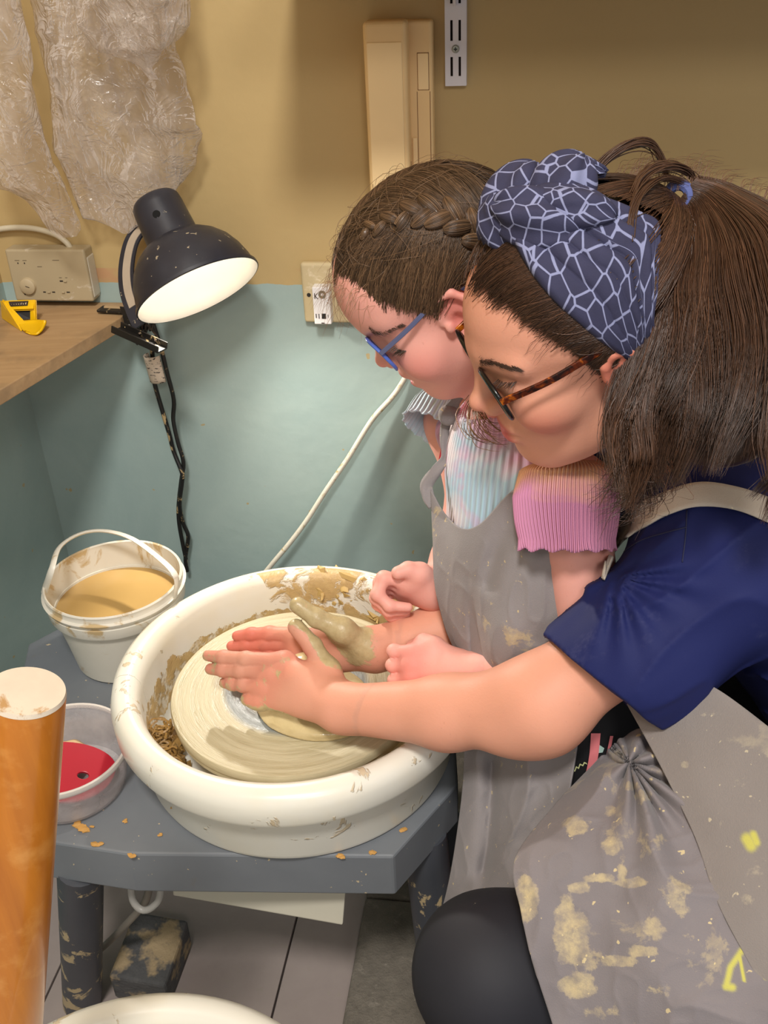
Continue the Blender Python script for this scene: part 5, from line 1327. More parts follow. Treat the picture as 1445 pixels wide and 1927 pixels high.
# woman's apron
def stains(P, blobs, strokes):
    q = pixel_of(P); s_ = np.zeros(len(P)); p_ = np.zeros(len(P))
    for x, y, rx, ry, a in blobs: s_ = np.maximum(s_, a*np.exp(-((q[:, 0]-x)/rx)**2-((q[:, 1]-y)/ry)**2))
    for pts, w_ in strokes:
        pts = [V(x, y) for x, y in pts]; d = np.min([segd_(q, a, b) for a, b in zip(pts[:-1], pts[1:])], 0); p_ = np.maximum(p_, np.clip(1.6-d/w_, 0, 1))
    return {'stain': s_, 'paint': p_*.8}
blobs1 = [(1075, 1765, 42, 60, .85), (1068, 1715, 20, 45, .7), (990, 1690, 24, 48, .9), (1085, 1670, 30, 14, .7), (1130, 1652, 36, 12, .75), (1185, 1662, 40, 12, .75), (1085, 1555, 34, 26, .65), (1150, 1525, 18, 14, .65), (1150, 1595, 24, 24, .6), (1170, 1640, 18, 40, .55), (1085, 1855, 46, 30, .85), (1165, 1810, 48, 16, .8), (1210, 1790, 34, 16, .75), (1225, 1590, 44, 50, .5), (1230, 1745, 34, 34, .65), (1275, 1680, 44, 70, .45), (1120, 1900, 60, 24, .5), (1205, 1500, 26, 20, .5), (1190, 1480, 18, 14, .6), (1300, 1780, 40, 60, .45), (1110, 1800, 60, 40, .45), (1240, 1870, 70, 40, .35)]
strokes1 = [([(1416, 1768), (1395, 1790), (1374, 1820), (1366, 1856)], 5), ([(1366, 1856), (1378, 1858)], 6), ([(1392, 1800), (1400, 1845)], 3), ([(1445, 1790), (1432, 1810), (1440, 1838)], 4)]
blobs2 = [(1415, 1585, 34, 24, .3), (1320, 1345, 60, 14, .4), (1290, 1440, 10, 10, .5), (1410, 1690, 24, 24, .5), (1335, 1655, 20, 14, .5), (1380, 1480, 60, 90, .25)]
strokes2 = [([(1406, 1578), (1414, 1592)], 9), ([(1418, 1570), (1424, 1586)], 6)]
def wav(P, amp, sc, sd, dirn): return folds(P, amp, sc, sd, dirn)
lap = [[(1120, 1440, 1.01), (1045, 1520, .975), (972, 1618, .925), (982, 1715, .893), (1008, 1825, .875), (1052, 1960, .868)],
       [(1145, 1415, 1.0), (1110, 1490, .955), (1075, 1590, .900), (1092, 1715, .868), (1125, 1840, .850), (1168, 1980, .842)],
       [(1172, 1390, .99), (1176, 1460, .935), (1190, 1560, .882), (1215, 1705, .845), (1245, 1850, .828), (1286, 1990, .822)],
       [(1205, 1375, .975), (1238, 1440, .925), (1285, 1555, .872), (1325, 1705, .834), (1350, 1850, .814), (1392, 2000, .806)],
       [(1270, 1390, .955), (1320, 1460, .910), (1390, 1570, .862), (1440, 1710, .825), (1465, 1860, .804), (1500, 2005, .796)],
       [(1380, 1420, .93), (1440, 1490, .89), (1510, 1590, .85), (1560, 1720, .82), (1580, 1870, .80), (1600, 2005, .79)]]
Pg = loft_rows(lap, 190, 200); P = Pg.reshape(-1, 3); fv = unit(ray(1200, 1700))
pin = at_d(1172, 1425, .97); dd = np.linalg.norm(P-pin, axis=1); an = np.arctan2((P-pin)@CR, -(P-pin)@CU)
pl = np.sin(an*13+.8)*.010*np.exp(-((dd-.05)/.055)**2)+np.sin(an*7+1)*.005*np.exp(-((dd-.12)/.08)**2)
wr = (pl+vnoise(P, 15, 31)*.0035+vnoise(P, 42, 33)*.0012+(1-np.abs(vnoise(P*V(1, .6, 1), 18, 63)))**4*.006+(1-np.abs(vnoise(P, 50, 64)))**4*.0016)[:, None]*-fv
P = push_out(P+wr, legs, .004); o = sheet('apron_lap', P.reshape(Pg.shape), .0022, linen2, woman, None, stains(P, blobs1, strokes1)); o['label'] = 'clay-stained lap of the apron'
up = [[(1180, 1325, .95), (1250, 1290, .93), (1335, 1290, .90), (1470, 1390, .85)],
      [(1216, 1390, .925), (1300, 1380, .895), (1410, 1390, .86), (1520, 1420, .83)],
      [(1258, 1470, .893), (1335, 1465, .868), (1440, 1475, .84), (1540, 1500, .815)],
      [(1308, 1575, .862), (1378, 1575, .842), (1470, 1585, .82), (1565, 1610, .80)],
      [(1352, 1700, .832), (1420, 1705, .815), (1500, 1715, .80), (1590, 1730, .785)],
      [(1420, 1830, .808), (1480, 1838, .795), (1550, 1845, .783), (1620, 1860, .77)],
      [(1490, 1960, .795), (1540, 1965, .785), (1600, 1970, .775), (1660, 1980, .765)]]
Pg = loft_rows(up, 180, 120); P = Pg.reshape(-1, 3); fv = unit(ray(1400, 1550))
o = sheet('apron_skirt', Pg, .0022, linen3, woman, (vnoise(P*V(1, 1, .5), 12, 41)*.005+vnoise(P, 35, 42)*.001)[:, None]*-fv, stains(P, blobs2, strokes2)); o['label'] = 'dusty grey upper apron skirt'
# straps over the shoulder: two edges dropped on the shirt
def edge_strip(name, A_, B_, mat, parent, node, lift=.003, n=40, m=7, th=.0022):
    a, b = spline([V(*q, 0) for q in A_], n)[:, :2], spline([V(*q, 0) for q in B_], n)[:, :2]; G = np.zeros((n, m, 3)); D = np.zeros((n, m))
    for i in range(n):
        for k in range(m):
            x, y = a[i]+(b[i]-a[i])*k/(m-1); p = march(node, x, y, .6); D[i, k] = np.nan if p is None else np.dot(p-CAMP, CF)
    idx_ = np.argwhere(~np.isnan(D)); vals = D[~np.isnan(D)]
    for i, k in np.argwhere(np.isnan(D)): D[i, k] = vals[np.argmin(((idx_-[i, k])**2).sum(1))]
    for _ in range(3):
        Dp = np.pad(D, 1, mode='edge'); D = np.minimum(D, (Dp[:-2, 1:-1]+Dp[2:, 1:-1]+Dp[1:-1, :-2]+Dp[1:-1, 2:]+2*D)/6)
    for i in range(n):
        for k in range(m): x, y = a[i]+(b[i]-a[i])*k/(m-1); G[i, k] = at_d(x, y, D[i, k]-lift)
    return sheet(name, G, th, mat, parent)
edge_strip('apron_strap', [(1133, 1088), (1148, 1010), (1180, 962), (1240, 930), (1312, 908), (1380, 915), (1450, 938), (1560, 990)], [(1137, 1090), (1168, 1022), (1224, 985), (1262, 966), (1312, 953), (1380, 958), (1450, 985), (1560, 1040)], straplin, woman, Shn, .006)

# shoes
shoem = plain('dark_grey_shoe', (58, 58, 64), .7)
for who, pts in ((woman, ((AL_, V(-.14, -.01, -.035)), (AR_, V(-.14, -.01, -.035)))), (girl, ((V(.20, .82, .05), V(-.13, 0, -.024)), (V(.20, .94, .05), V(-.13, 0, -.024))))):
    for a_, d_ in pts:
        sc__ = 1. if who is woman else .8
        G = Cut(Group([Cone(a_+V(.01, 0, -.01), a_+V(0, 0, .03), .046*sc__, .044*sc__), Cone(a_+V(.01, 0, -.028), a_+d_*1.02+V(0, 0, .01), .046*sc__, .040*sc__, .03)], .03), V(0, 0, .003), -ZV)
        lo, hi = bounds([a_, a_+d_], .09); v_, f_ = mesh_sdf(G, lo, hi, .005); build('shoe', v_, f_, shoem, who)

# ------------------------------------------------------------------ hair, scarf, glasses
def hair_mat(name, c1, c2, rough=.34):
    m = NT(name); v = m.coord('Object')
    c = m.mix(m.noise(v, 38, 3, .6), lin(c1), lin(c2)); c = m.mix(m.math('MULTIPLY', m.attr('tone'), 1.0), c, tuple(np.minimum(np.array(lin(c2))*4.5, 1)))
    m.P(Base_Color=c, Roughness=rough); m.p.inputs['Specular IOR Level'].default_value = .55
    m.bump(m.noise(m.map(v, (1, 1, 1)), 400, 2), .2, .0008); return m.m
hairG_m = hair_mat('light_brown_hair', (50, 36, 25), (80, 60, 42)); hairW_m = hair_mat('dark_brown_hair', (42, 26, 17), (70, 46, 31))
def strands(name, paths, rad, mat, parent, tone=None, sides=3, tip=.25):
    Vt, Fc = tube_strands(paths, rad, sides, tip); n, m = np.shape(paths)[:2]
    t = np.zeros(n) if tone is None else np.asarray(tone)
    return build(name, Vt, Fc, mat, parent, True, {'tone': np.repeat(t, m*sides)})
class Skull:
    def __init__(s, Mx, t, c, rad): s.M = Mx; s.t = t; s.c = np.array(c); s.r = np.array(rad)
    def dir(s, l): return unit((np.asarray(l)-s.c)/s.r)
    def pt(s, d, k=1.): return s.t+s.M@(s.c+np.asarray(d)*s.r*k)
    def pts(s, D, k): return s.t+(s.c+D*s.r*np.asarray(k)[..., None])@s.M.T
    def px(s, x, y, k=1.):
        """local unit direction of the skull point seen at (x, y); falls back to the outline"""
        o = ((CAMP-s.t)@s.M-s.c)/(s.r*k); d = (ray(x, y)@s.M)/(s.r*k); a, b, c = d@d, o@d, o@o-1; D = b*b-a*c
        u = (-b-math.sqrt(max(D, 0)))/a; return unit(o+u*d)
def slerp_paths(D0, D1, n, lift0, lift1, bulge, jit, rs_):
    """arcs over the skull from directions D0 to D1"""
    t = np.linspace(0, 1, n)[None, :, None]; D = D0[:, None]*(1-t)+D1[:, None]*t
    J = rs_.normal(0, 1, (len(D0), 1, 3))*jit*np.sin(t*math.pi)
    D = D+J; D /= np.linalg.norm(D, axis=2)[..., None]
    k = 1+lift0*(1-t[..., 0])+lift1*t[..., 0]+bulge[:, None]*np.sin(t[..., 0]*math.pi)
    return D, k
def cap(name, sk, zl_phi, zl_z, k, mat, parent, h=.0025, grooves=0.):
    """hair cap: the skull swollen by k, kept above the hairline z(phi)"""
    ell = Ell(sk.c, sk.r*k)
    class Cap(Prim):
        bc = sk.c; br = max(sk.r)*1.2
        def ev(s, P, c=None, r=0):
            d = ell.ev(P); ph = np.arctan2(np.abs(P[:, 1]), P[:, 0]-.0)
            zl = np.interp(ph, zl_phi, zl_z); e = (zl-P[:, 2])*.7+vnoise(P, 180, 3)*.0015
            d = d+vnoise(P, 45, 5)*.0012
            return np.maximum(np.maximum(d, e), -(ell.ev(P)+.016))
    v, f = mesh_sdf(Cap(), sk.c-sk.r*1.15, sk.c+sk.r*1.15, h)
    return build(name, sk.t+v@sk.M.T, f, mat, parent, True, {'tone': np.zeros(len(v))})
R2 = np.random.default_rng(11)

# ---- the girl's hair: combed up to a plait along the side
skG_ = Skull(MG, TGo, np.array((-.004, 0, .045))*SGh, np.array((.104, .081, .089))*SGh)
zphi = [0, .35, .62, .85, 1.05, 1.20, 1.34, 1.52, 1.75, 2.1, 2.6, 3.15]
zG = np.array([.088, .086, .078, .060, .042, .026, .036, .046, .030, -.015, -.045, -.055])*SGh
hair = cap('hair', skG_, zphi, zG, 1.030, hairG_m, girl)
hair['label'] = 'brown plaited hair'
plait_px = [(672, 448), (700, 432), (735, 420), (775, 405), (812, 402), (850, 412), (886, 434), (915, 462), (940, 500), (955, 545), (965, 600)]
plait_d = spline(np.array([skG_.px(x, y, 1.05) for x, y in plait_px]), 60); plait_d /= np.linalg.norm(plait_d, axis=1)[:, None]
def hairline_dirs(sk, ph, zl, n, sgn, rs_, lo, hi, jz=.002):
    p = rs_.uniform(lo, hi, n); z = np.interp(p, ph, zl)+rs_.normal(0, jz, n)-.001
    zz = np.clip((z-sk.c[2])/sk.r[2], -1, 1); rr = np.sqrt(1-zz**2)
    x = np.cos(p); y = np.sin(p)
    # radius on the ellipse for that azimuth about the skull axis
    ex = x/sk.r[0]; ey = y/sk.r[1]; s_ = rr/np.sqrt(ex**2+ey**2); D = np.stack([ex*s_, sgn*ey*s_, zz], 1)
    return D/np.linalg.norm(D, axis=1)[:, None], p
for sgn in (1, -1):
    n = 2200 if sgn > 0 else 500
    pd = plait_d*V(1, sgn, 1)
    D0, p = hairline_dirs(skG_, zphi, zG, n, sgn, R2, .0, 1.62, .0055)
    ti = np.clip((p/1.62)**1.0*38+R2.normal(0, 2.5, n), 0, 48).astype(int); D1 = pd[ti]+R2.normal(0, .03, (n, 3)); D1 /= np.linalg.norm(D1, axis=1)[:, None]
    D, k = slerp_paths(D0, D1, 16, .035, .055, R2.uniform(.005, .035, n), .018, R2)
    strands('hair_lock', skG_.pts(D, k), R2.uniform(.00020, .00042, n), hairG_m, hair, np.clip(R2.normal(.12, .18, n), 0, .8))
    n = 1900 if sgn > 0 else 500
    u = R2.random(n); a = .35+u*1.9; D0 = np.stack([np.cos(a-.1)*1.0, sgn*R2.uniform(.0, .03, n), np.sin(a-.1)], 1); D0 /= np.linalg.norm(D0, axis=1)[:, None]
    ti = np.clip(u*50+R2.normal(0, 3, n), 0, 59).astype(int); D1 = pd[ti]+R2.normal(0, .03, (n, 3)); D1 /= np.linalg.norm(D1, axis=1)[:, None]
    D, k = slerp_paths(D0, D1, 16, .035, .055, R2.uniform(.01, .045, n), .02, R2)
    strands('hair_lock', skG_.pts(D, k), R2.uniform(.00020, .00042, n), hairG_m, hair, np.clip(R2.normal(.10, .16, n), 0, .7))
n = 500; D0 = np.stack([R2.normal(-.75, .15, n), R2.normal(0, .45, n), R2.uniform(.2, .8, n)], 1); D0 /= np.linalg.norm(D0, axis=1)[:, None]
D1 = D0*V(1, .8, 0)+V(-.4, 0, -.55); D1 /= np.linalg.norm(D1, axis=1)[:, None]
D, k = slerp_paths(D0, D1, 14, .04, .04, R2.uniform(.005, .03, n), .02, R2); strands('hair_lock', skG_.pts(D, k), .0006, hairG_m, hair)
# plait: overlapping lobes
for sgn in (1, -1):
    lob = []; sp = []; tn = []
    for i in range(19):
        j = 4+i*2.85; q = int(j); s_ = .45+.55*min(1, i/7)
        d = plait_d[q]*V(1, sgn, 1); c = skG_.pt(d, 1.085); t_ = unit(skG_.pt(plait_d[min(q+2, 59)]*V(1, sgn, 1), 1.085)-skG_.pt(plait_d[max(q-2, 0)]*V(1, sgn, 1), 1.085))
        nrm = unit(MG@(d/skG_.r)); b = np.cross(nrm, t_); sd = 1 if i % 2 else -1
        ax = unit(t_*.78+b*sd*-.62); cc = c+b*sd*.0058*s_
        A = frame(x=ax, z=nrm); lob.append((cc, A, s_))
    G = Hand(Ell(lob[0][0], (.004,)*3), [Ell(c, (.0135*s_, .0070*s_, .0068*s_), A) for c, A, s_ in lob], .002)
    lo, hi = bounds([c for c, _, _ in lob], .02); v, f = mesh_sdf(G, lo, hi, .0014)
    build('plait', v, f, hairG_m, hair, True, {'tone': np.full(len(v), .12)})
    pth = []; tn = []
    for c, A, s_ in lob:
        for q in range(80):
            a = R2.uniform(-.3, math.pi+.3); rr = R2.uniform(.97, 1.06); t_ = np.linspace(-1.0, 1.0, 10); pr = np.sqrt(np.clip(1-t_**2*.93, 0, 1))
            pth.append(c+np.stack([t_*.0142*s_, pr*.0070*s_*rr*math.cos(a), pr*.0070*s_*rr*math.sin(a)], 1)@A.T); tn.append(np.clip(R2.normal(.22, .25), 0, 1))
    strands('plait_strand', np.array(pth), .00032, hairG_m, hair, tn)
# fine flyaways at the brow and crown, light on them painted as a paler tone
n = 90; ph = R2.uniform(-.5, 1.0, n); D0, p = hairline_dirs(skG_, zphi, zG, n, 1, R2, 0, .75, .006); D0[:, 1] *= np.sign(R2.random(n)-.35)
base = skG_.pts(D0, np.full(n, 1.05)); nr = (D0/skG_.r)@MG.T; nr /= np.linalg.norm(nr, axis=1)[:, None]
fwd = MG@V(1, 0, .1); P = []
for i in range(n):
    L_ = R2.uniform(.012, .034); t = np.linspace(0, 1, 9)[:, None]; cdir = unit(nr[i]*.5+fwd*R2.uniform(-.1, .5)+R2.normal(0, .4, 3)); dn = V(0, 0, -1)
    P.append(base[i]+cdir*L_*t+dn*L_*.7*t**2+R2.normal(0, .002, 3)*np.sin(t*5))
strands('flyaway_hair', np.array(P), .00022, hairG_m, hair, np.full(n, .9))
n = 150; D0 = np.stack([R2.normal(.2, .45, n), R2.normal(.1, .5, n), R2.uniform(.5, 1, n)], 1); D0 /= np.linalg.norm(D0, axis=1)[:, None]
D1 = D0+R2.normal(0, .35, (n, 3)); D1 /= np.linalg.norm(D1, axis=1)[:, None]
D, k = slerp_paths(D0, D1, 10, .05, .08, R2.uniform(.02, .10, n), .05, R2); strands('flyaway_hair', skG_.pts(D, k), .0002, hairG_m, hair, np.full(n, .5))
# curl of the plait's end by the neck
P = []
for i in range(24):
    o_ = R2.normal(0, .0055, 3); a = R2.uniform(.7, 1.2)
    P.append(spline([at_d(898, 742, .985)+o_*.5, at_d(890, 775, .97)+o_, at_d(900, 806, .955)+o_*1.4*a, at_d(925, 822, .95)+o_*1.4, at_d(950, 826, .95)+o_*1.8+V(0, 0, .004*a)], 16))
for i in range(12):
    o_ = R2.normal(0, .006, 3); P.append(spline([at_d(905, 745, .985)+o_*.5, at_d(912, 775, .965)+o_, at_d(930, 800, .955)+o_*1.3, at_d(955, 812, .95)+o_*1.5], 16))
strands('plait_tail', np.array(P), .00042, hairG_m, hair, np.clip(R2.normal(.7, .25, 36), 0, 1))

def on_face(node, x, y, lift=0.): 
    p = march(node, x, y, .6); return p, grad(node, p)
def brow(node, L_, w_, n, mat, parent, name, length, dirn, rad=.0004):
    P = []; c = spline([V(*q, 0) for q in L_], 60)[:, :2]
    for i in range(n):
        u = R2.random(); q = c[int(u*59)]+R2.normal(0, 1, 2)*V(.6, w_*(1-.5*u)); p = march(node, *q, .6)
        if p is None: continue
        g = grad(node, p); d = unit(dirn(u)-g*np.dot(dirn(u), g)); t = np.linspace(0, 1, 6)[:, None]
        P.append(p-g*.0003+d*length*t*R2.uniform(.7, 1.2)+g*(.0014*np.sin(t*2.4)))
    return strands(name, np.array(P), rad, mat, parent, tip=.15)
browm = hair_mat('brow_brown', (58, 40, 30), (80, 56, 42), .6)
brow(hG, [(693, 617), (705, 626), (722, 625), (742, 617), (758, 610)], 2.2, 150, hairG_m, girl, 'eyebrow', .005, lambda u: CR*.9+CU*(.5-.6*u), .00014)
brow(hW, [(902, 679), (920, 682), (940, 686), (960, 691), (976, 694)], 2.6, 330, browm, woman, 'eyebrow', .0062, lambda u: CR*.9+CU*(.55-.8*u), .00018)
# lashes
def lashes(node, L_, n, mat, parent, out, length, rad=.0004):
    P = []; c = spline([V(*q, 0) for q in L_], 40)[:, :2]
    for i in range(n):
        q = c[int(R2.random()*39)]+R2.normal(0, .5, 2); p = march(node, *q, .6)
        if p is None: continue
        g = grad(node, p); t = np.linspace(0, 1, 7)[:, None]; d = unit(out+R2.normal(0, .14, 3)); L0 = length*R2.uniform(.7, 1.15)
        P.append(p+d*L0*t+g*L0*.45*t**2)
    return strands('eyelashes', np.array(P), rad, mat, parent, tip=.1)
lashes(hW, [(938, 714), (948, 719), (960, 720), (973, 718)], 42, hairW_m, woman, -CR*.55-CU*.75+(-CF)*.1, .0066, .0002)
lashes(hG, [(742, 652), (752, 658), (764, 660)], 40, hairG_m, girl, -CR*.6-CU*.6, .007, .0003)

# ---- the woman's hair under and behind the scarf
skW_ = Skull(MW, TWo, (-.004, 0, .045), (.098, .075, .083))
zphW = [0, .3, .6, .9, 1.15, 1.35, 1.48, 1.6, 1.8, 2.2, 2.7, 3.15]
zW = np.array([.106, .105, .097, .078, .056, .022, .004, .035, .03, -.01, -.04, -.05])
hairW = cap('hair', skW_, zphW, zW, 1.032, hairW_m, woman); hairW['label'] = 'long dark brown hair in a high ponytail'
fe = [(962, 446), (985, 490), (1010, 528), (1048, 572), (1085, 605), (1125, 640), (1165, 668), (1192, 690), (1216, 716)]
be = [(1100, 355), (1140, 362), (1180, 374), (1215, 388), (1250, 408), (1252, 470), (1245, 540), (1236, 620), (1232, 712)]
fd = spline(np.array([skW_.px(x, y, 1.13) for x, y in fe]), 60); bd_ = spline(np.array([skW_.px(x, y, 1.16) for x, y in be]), 60)
fd /= np.linalg.norm(fd, axis=1)[:, None]; bd_ /= np.linalg.norm(bd_, axis=1)[:, None]
for sgn in (1, -1):
    n = 2600 if sgn > 0 else 400
    D0, p = hairline_dirs(skW_, zphW, zW, n, sgn, R2, 0, 1.5, .006)
    ti = np.clip(2+(p/1.5)*46+R2.normal(0, 3, n), 0, 59).astype(int); D1 = fd[ti]*V(1, sgn, 1)+(bd_[ti]*V(1, sgn, 1)-fd[ti]*V(1, sgn, 1))*.25
    D, k = slerp_paths(D0, D1, 14, .028, .07, R2.uniform(.005, .03, n), .02, R2)
    strands('hair_lock', skW_.pts(D, k), R2.uniform(.00018, .00042, n), hairW_m, hairW, np.clip(R2.normal(.06, .12, n), 0, .5))
# baby hairs on the temple
P = []
for i in range(16):
    x = R2.uniform(.05, 1); q0 = spline([V(935, 520, 0), V(985, 600, 0), V(1040, 655, 0), V(1100, 690, 0), V(1130, 720, 0)], 50)[int(x*49)][:2]
    pts = []
    for t in np.linspace(0, 1, 7):
        q = q0+V(-22*t-10*t*t, 18*t+24*t*t*R2.uniform(.3, 1.1))*R2.uniform(.95, 1.05); p_ = march(hW, *q, .6)
        if p_ is None: break
        pts.append(p_-unit(ray(*q))*.0012)
    if len(pts) == 7: P.append(spline(pts, 10))
strands('hair_lock', np.array(P), .00014, hairW_m, hairW, tip=.1)
# crown hair drawn back to the tie
TIE = skW_.pt(skW_.px(1290, 356, 1.16), 1.16); dT = float(np.dot(TIE-CAMP, CF))
n = 1800; u = R2.random(n); ti = (u*50).astype(int); sg = np.where(R2.random(n) < .72, 1, -1)
D0 = (bd_[ti]*1.12-fd[ti]*.12)*np.stack([np.ones(n), sg, np.ones(n)], 1)+R2.normal(0, .03, (n, 3)); D0 /= np.linalg.norm(D0, axis=1)[:, None]
tdir = unit(((TIE-TWo)@MW-skW_.c)/skW_.r); kt = np.linalg.norm(((TIE-TWo)@MW-skW_.c)/skW_.r)-1
D, k = slerp_paths(D0, np.tile(tdir, (n, 1))+R2.normal(0, .05, (n, 3)), 16, .115, kt, R2.uniform(-.05, .015, n), .012, R2)
strands('hair_lock', skW_.pts(D, k), .00042, hairW_m, hairW, np.clip(R2.normal(.08, .12, n), 0, .5))
D0 = R2.normal(0, 1, (700, 3))*V(.4, .8, .5)+V(-.8, 0, .1); D0 /= np.linalg.norm(D0, axis=1)[:, None]
D, k = slerp_paths(D0, np.tile(tdir, (700, 1))+R2.normal(0, .06, (700, 3)), 14, .08, kt, R2.uniform(-.03, .02, 700), .02, R2)
strands('hair_lock', skW_.pts(D, k), .0005, hairW_m, hairW, np.clip(R2.normal(.08, .12, 700), 0, .5))
tie_ax = unit(at_d(1345, 330, .93)-TIE)
mb = MB(); th_ = np.linspace(0, 2*math.pi, 28); TAx = frame(z=tie_ax); mb.tube([TIE+TAx@V(.0085*math.cos(a), .0085*math.sin(a), 0) for a in th_], .0045, 8, caps=False); mb.build('hair_tie', plain('blue_hair_tie', (86, 96, 150), .8), hairW, smooth=True)
# the fall of the ponytail: cross-sections along its length
cen = [(1292, 360, dT), (1325, 385, dT+.002), (1360, 455, dT-.004), (1370, 545, .796), (1370, 650, .790), (1356, 755, .786), (1338, 830, .788), (1318, 905, .792)]
rad = [.013, .022, .046, .062, .071, .075, .071, .064]
cenP = np.array([at_d(*q) for q in cen])
core = Group([Cone(cenP[i], cenP[i+1], rad[i]*(.5 if i < 3 else .7), rad[i+1]*(.5 if i < 2 else .7), .02, sq=(unit(ray(1320, 650)), .45)) for i in range(1, 5)], .02)
lo, hi = bounds(cenP, .11); v, f = mesh_sdf(core, lo, hi, .005); build('ponytail_core', v, f, hairW_m, hairW, True, {'tone': np.zeros(len(v))})
pr_ = unit(CR); pv = unit(ray(1320, 650)); n = 7000
ang = R2.uniform(-.25, math.pi+.25, n); rr = np.sqrt(R2.uniform(.55, 1.05, n)); ux = np.cos(ang)*rr; uv = -np.sin(ang)*rr*.55
nl = 34; lock = R2.integers(0, nl, n); lx = np.linspace(-1, 1, nl)+R2.normal(0, .05, nl); lockshift = R2.normal(0, .014, (nl, 3)); lens = R2.uniform(.78, 1.0, nl); lens[:4] = 1.0; lph = R2.uniform(0, 6.3, nl)
dev = R2.normal(0, .11, n); ux0 = np.clip(lx[lock]*.97, -1, 1); uz = R2.uniform(.72, 1.08, n)
m_ = 28; P = np.zeros((n, m_, 3))
rads = np.array(rad); kk = np.linspace(0, 1, len(rad)); Tn = np.gradient(cenP, axis=0); Uax = np.array([unit(np.cross(q, pv)) for q in Tn])
for i in range(n):
    l_ = lock[i]; d_ = dev[i]*(1-.55*kk**2)+(.09*np.sin(kk*8+lph[l_])+.05*np.sin(kk*15+2*lph[l_]))*kk
    u = np.clip(ux0[i]+d_, -1.1, 1.1); vv = -np.sqrt(np.clip(1.1-u**2, .03, 1))*.55*uz[i]
    pts = cenP+(rads*u)[:, None]*Uax+(rads*vv)[:, None]*pv+lockshift[l_]*(kk**2)[:, None]+R2.normal(0, .0016, (len(rad), 3))*kk[:, None]
    L_ = lens[l_]*R2.uniform(.90, 1.04)
    full = spline(pts, 40); t = np.linspace(0, min(1, L_)*39, m_); a = np.minimum(t.astype(int), 38); w_ = (t-a)[:, None]; P[i] = full[a]*(1-w_)+full[a+1]*w_
tone = np.clip(R2.normal(.10, .12, n)+(R2.random(nl)[lock]-.5)*.2, 0, .6)
strands('ponytail', P, R2.uniform(.00025, .00052, n), hairW_m, hairW, tone)
# flicked ends by the neck, and locks in front of the ear
P = []
for i in range(420):
    o_ = R2.normal(0, .008, 3); e = R2.uniform(.7, 1.2)
    P.append(spline([at_d(1262, 640, .80)+o_, at_d(1236, 720, .79)+o_, at_d(1204, 790, .788)+o_*1.1, at_d(1200+R2.normal(0, 6), 860, .79)+o_, at_d(1204+R2.normal(0, 14), 915, .80)+o_*1.4*e, at_d(1190-34*R2.random(), 925+R2.normal(0, 16), .805)+o_*1.5], 20))
for i in range(26):
    o_ = R2.normal(0, .002, 3); P.append(spline([at_d(1170, 765, .80)+o_, at_d(1152, 800, .80)+o_, at_d(1147, 840, .80)+o_, at_d(1165, 868, .80)+o_, at_d(1195, 880, .80)+o_], 20))
strands('hair_lock', np.array(P), .0004, hairW_m, hairW, np.clip(R2.normal(.1, .15, len(P)), 0, .6))
# loose loops standing up from the crown
P = []
for pts, cnt in (([(1120, 322, .79), (1150, 292, .79), (1190, 270, .79), (1222, 272, .795), (1242, 296, .80), (1256, 340, .805)], 46), ([(1190, 372, .775), (1205, 338, .78), (1235, 316, .785), (1270, 313, .79), (1298, 326, .80), (1312, 356, .805)], 60), ([(1184, 450, .76), (1192, 395, .765), (1215, 355, .775), (1250, 335, .79), (1290, 345, .80)], 30)):
    for i in range(cnt):
        o_ = R2.normal(0, .0014, 3); P.append(spline([at_d(*q)+o_*R2.uniform(.6, 1.5) for q in pts], 20))
strands('loose_loop', np.array(P), .0006, hairW_m, hairW, np.full(len(P), .12))
n = 170; P = []
for i in range(n):
    x = R2.uniform(1150, 1440); y = 330+.35*max(0, x-1300)+R2.normal(0, 10); d_ = .80; a = R2.uniform(-1.2, .6); L_ = R2.uniform(14, 50)
    P.append(spline([at_d(x, y+20, d_), at_d(x+L_*.4*math.cos(a), y-L_*.5, d_), at_d(x+L_*math.cos(a)*1.3, y-L_*.7+L_*.3*R2.random(), d_+.01)], 9))
strands('flyaway_hair', np.array(P), .0002, hairW_m, hairW, np.full(n, .4))

# ---- scarf
scm_ = NT('navy_scarf_print'); uvw = scm_.attr('uvw', 'Color'); v = scm_.coord('Object')
jit = scm_.n('ShaderNodeVectorMath', {'operation': 'SUBTRACT'}, i0=uvw, i1=(0, 0, 0)).outputs[0]
vo = scm_.n('ShaderNodeTexVoronoi', {'feature': 'DISTANCE_TO_EDGE', 'voronoi_dimensions': '3D'}, Vector=jit, Scale=1.22, Randomness=.85).outputs['Distance']
ln = scm_.ramp(scm_.math('ADD', vo, scm_.math('MULTIPLY', scm_.math('SUBTRACT', scm_.noise(uvw, 3, 2), .5), .03)), [(.035, 1), (.055, 0)])
scc = scm_.mix(ln, scm_.mix(scm_.noise(v, 60, 3), lin((38, 38, 62)), lin((54, 54, 84))), lin((134, 138, 172)))
scm_.P(Base_Color=scc, Roughness=.85); scm_.bump(scm_.noise(v, 900, 2), .25, .0008); scm_ = scm_.m
scarf = None
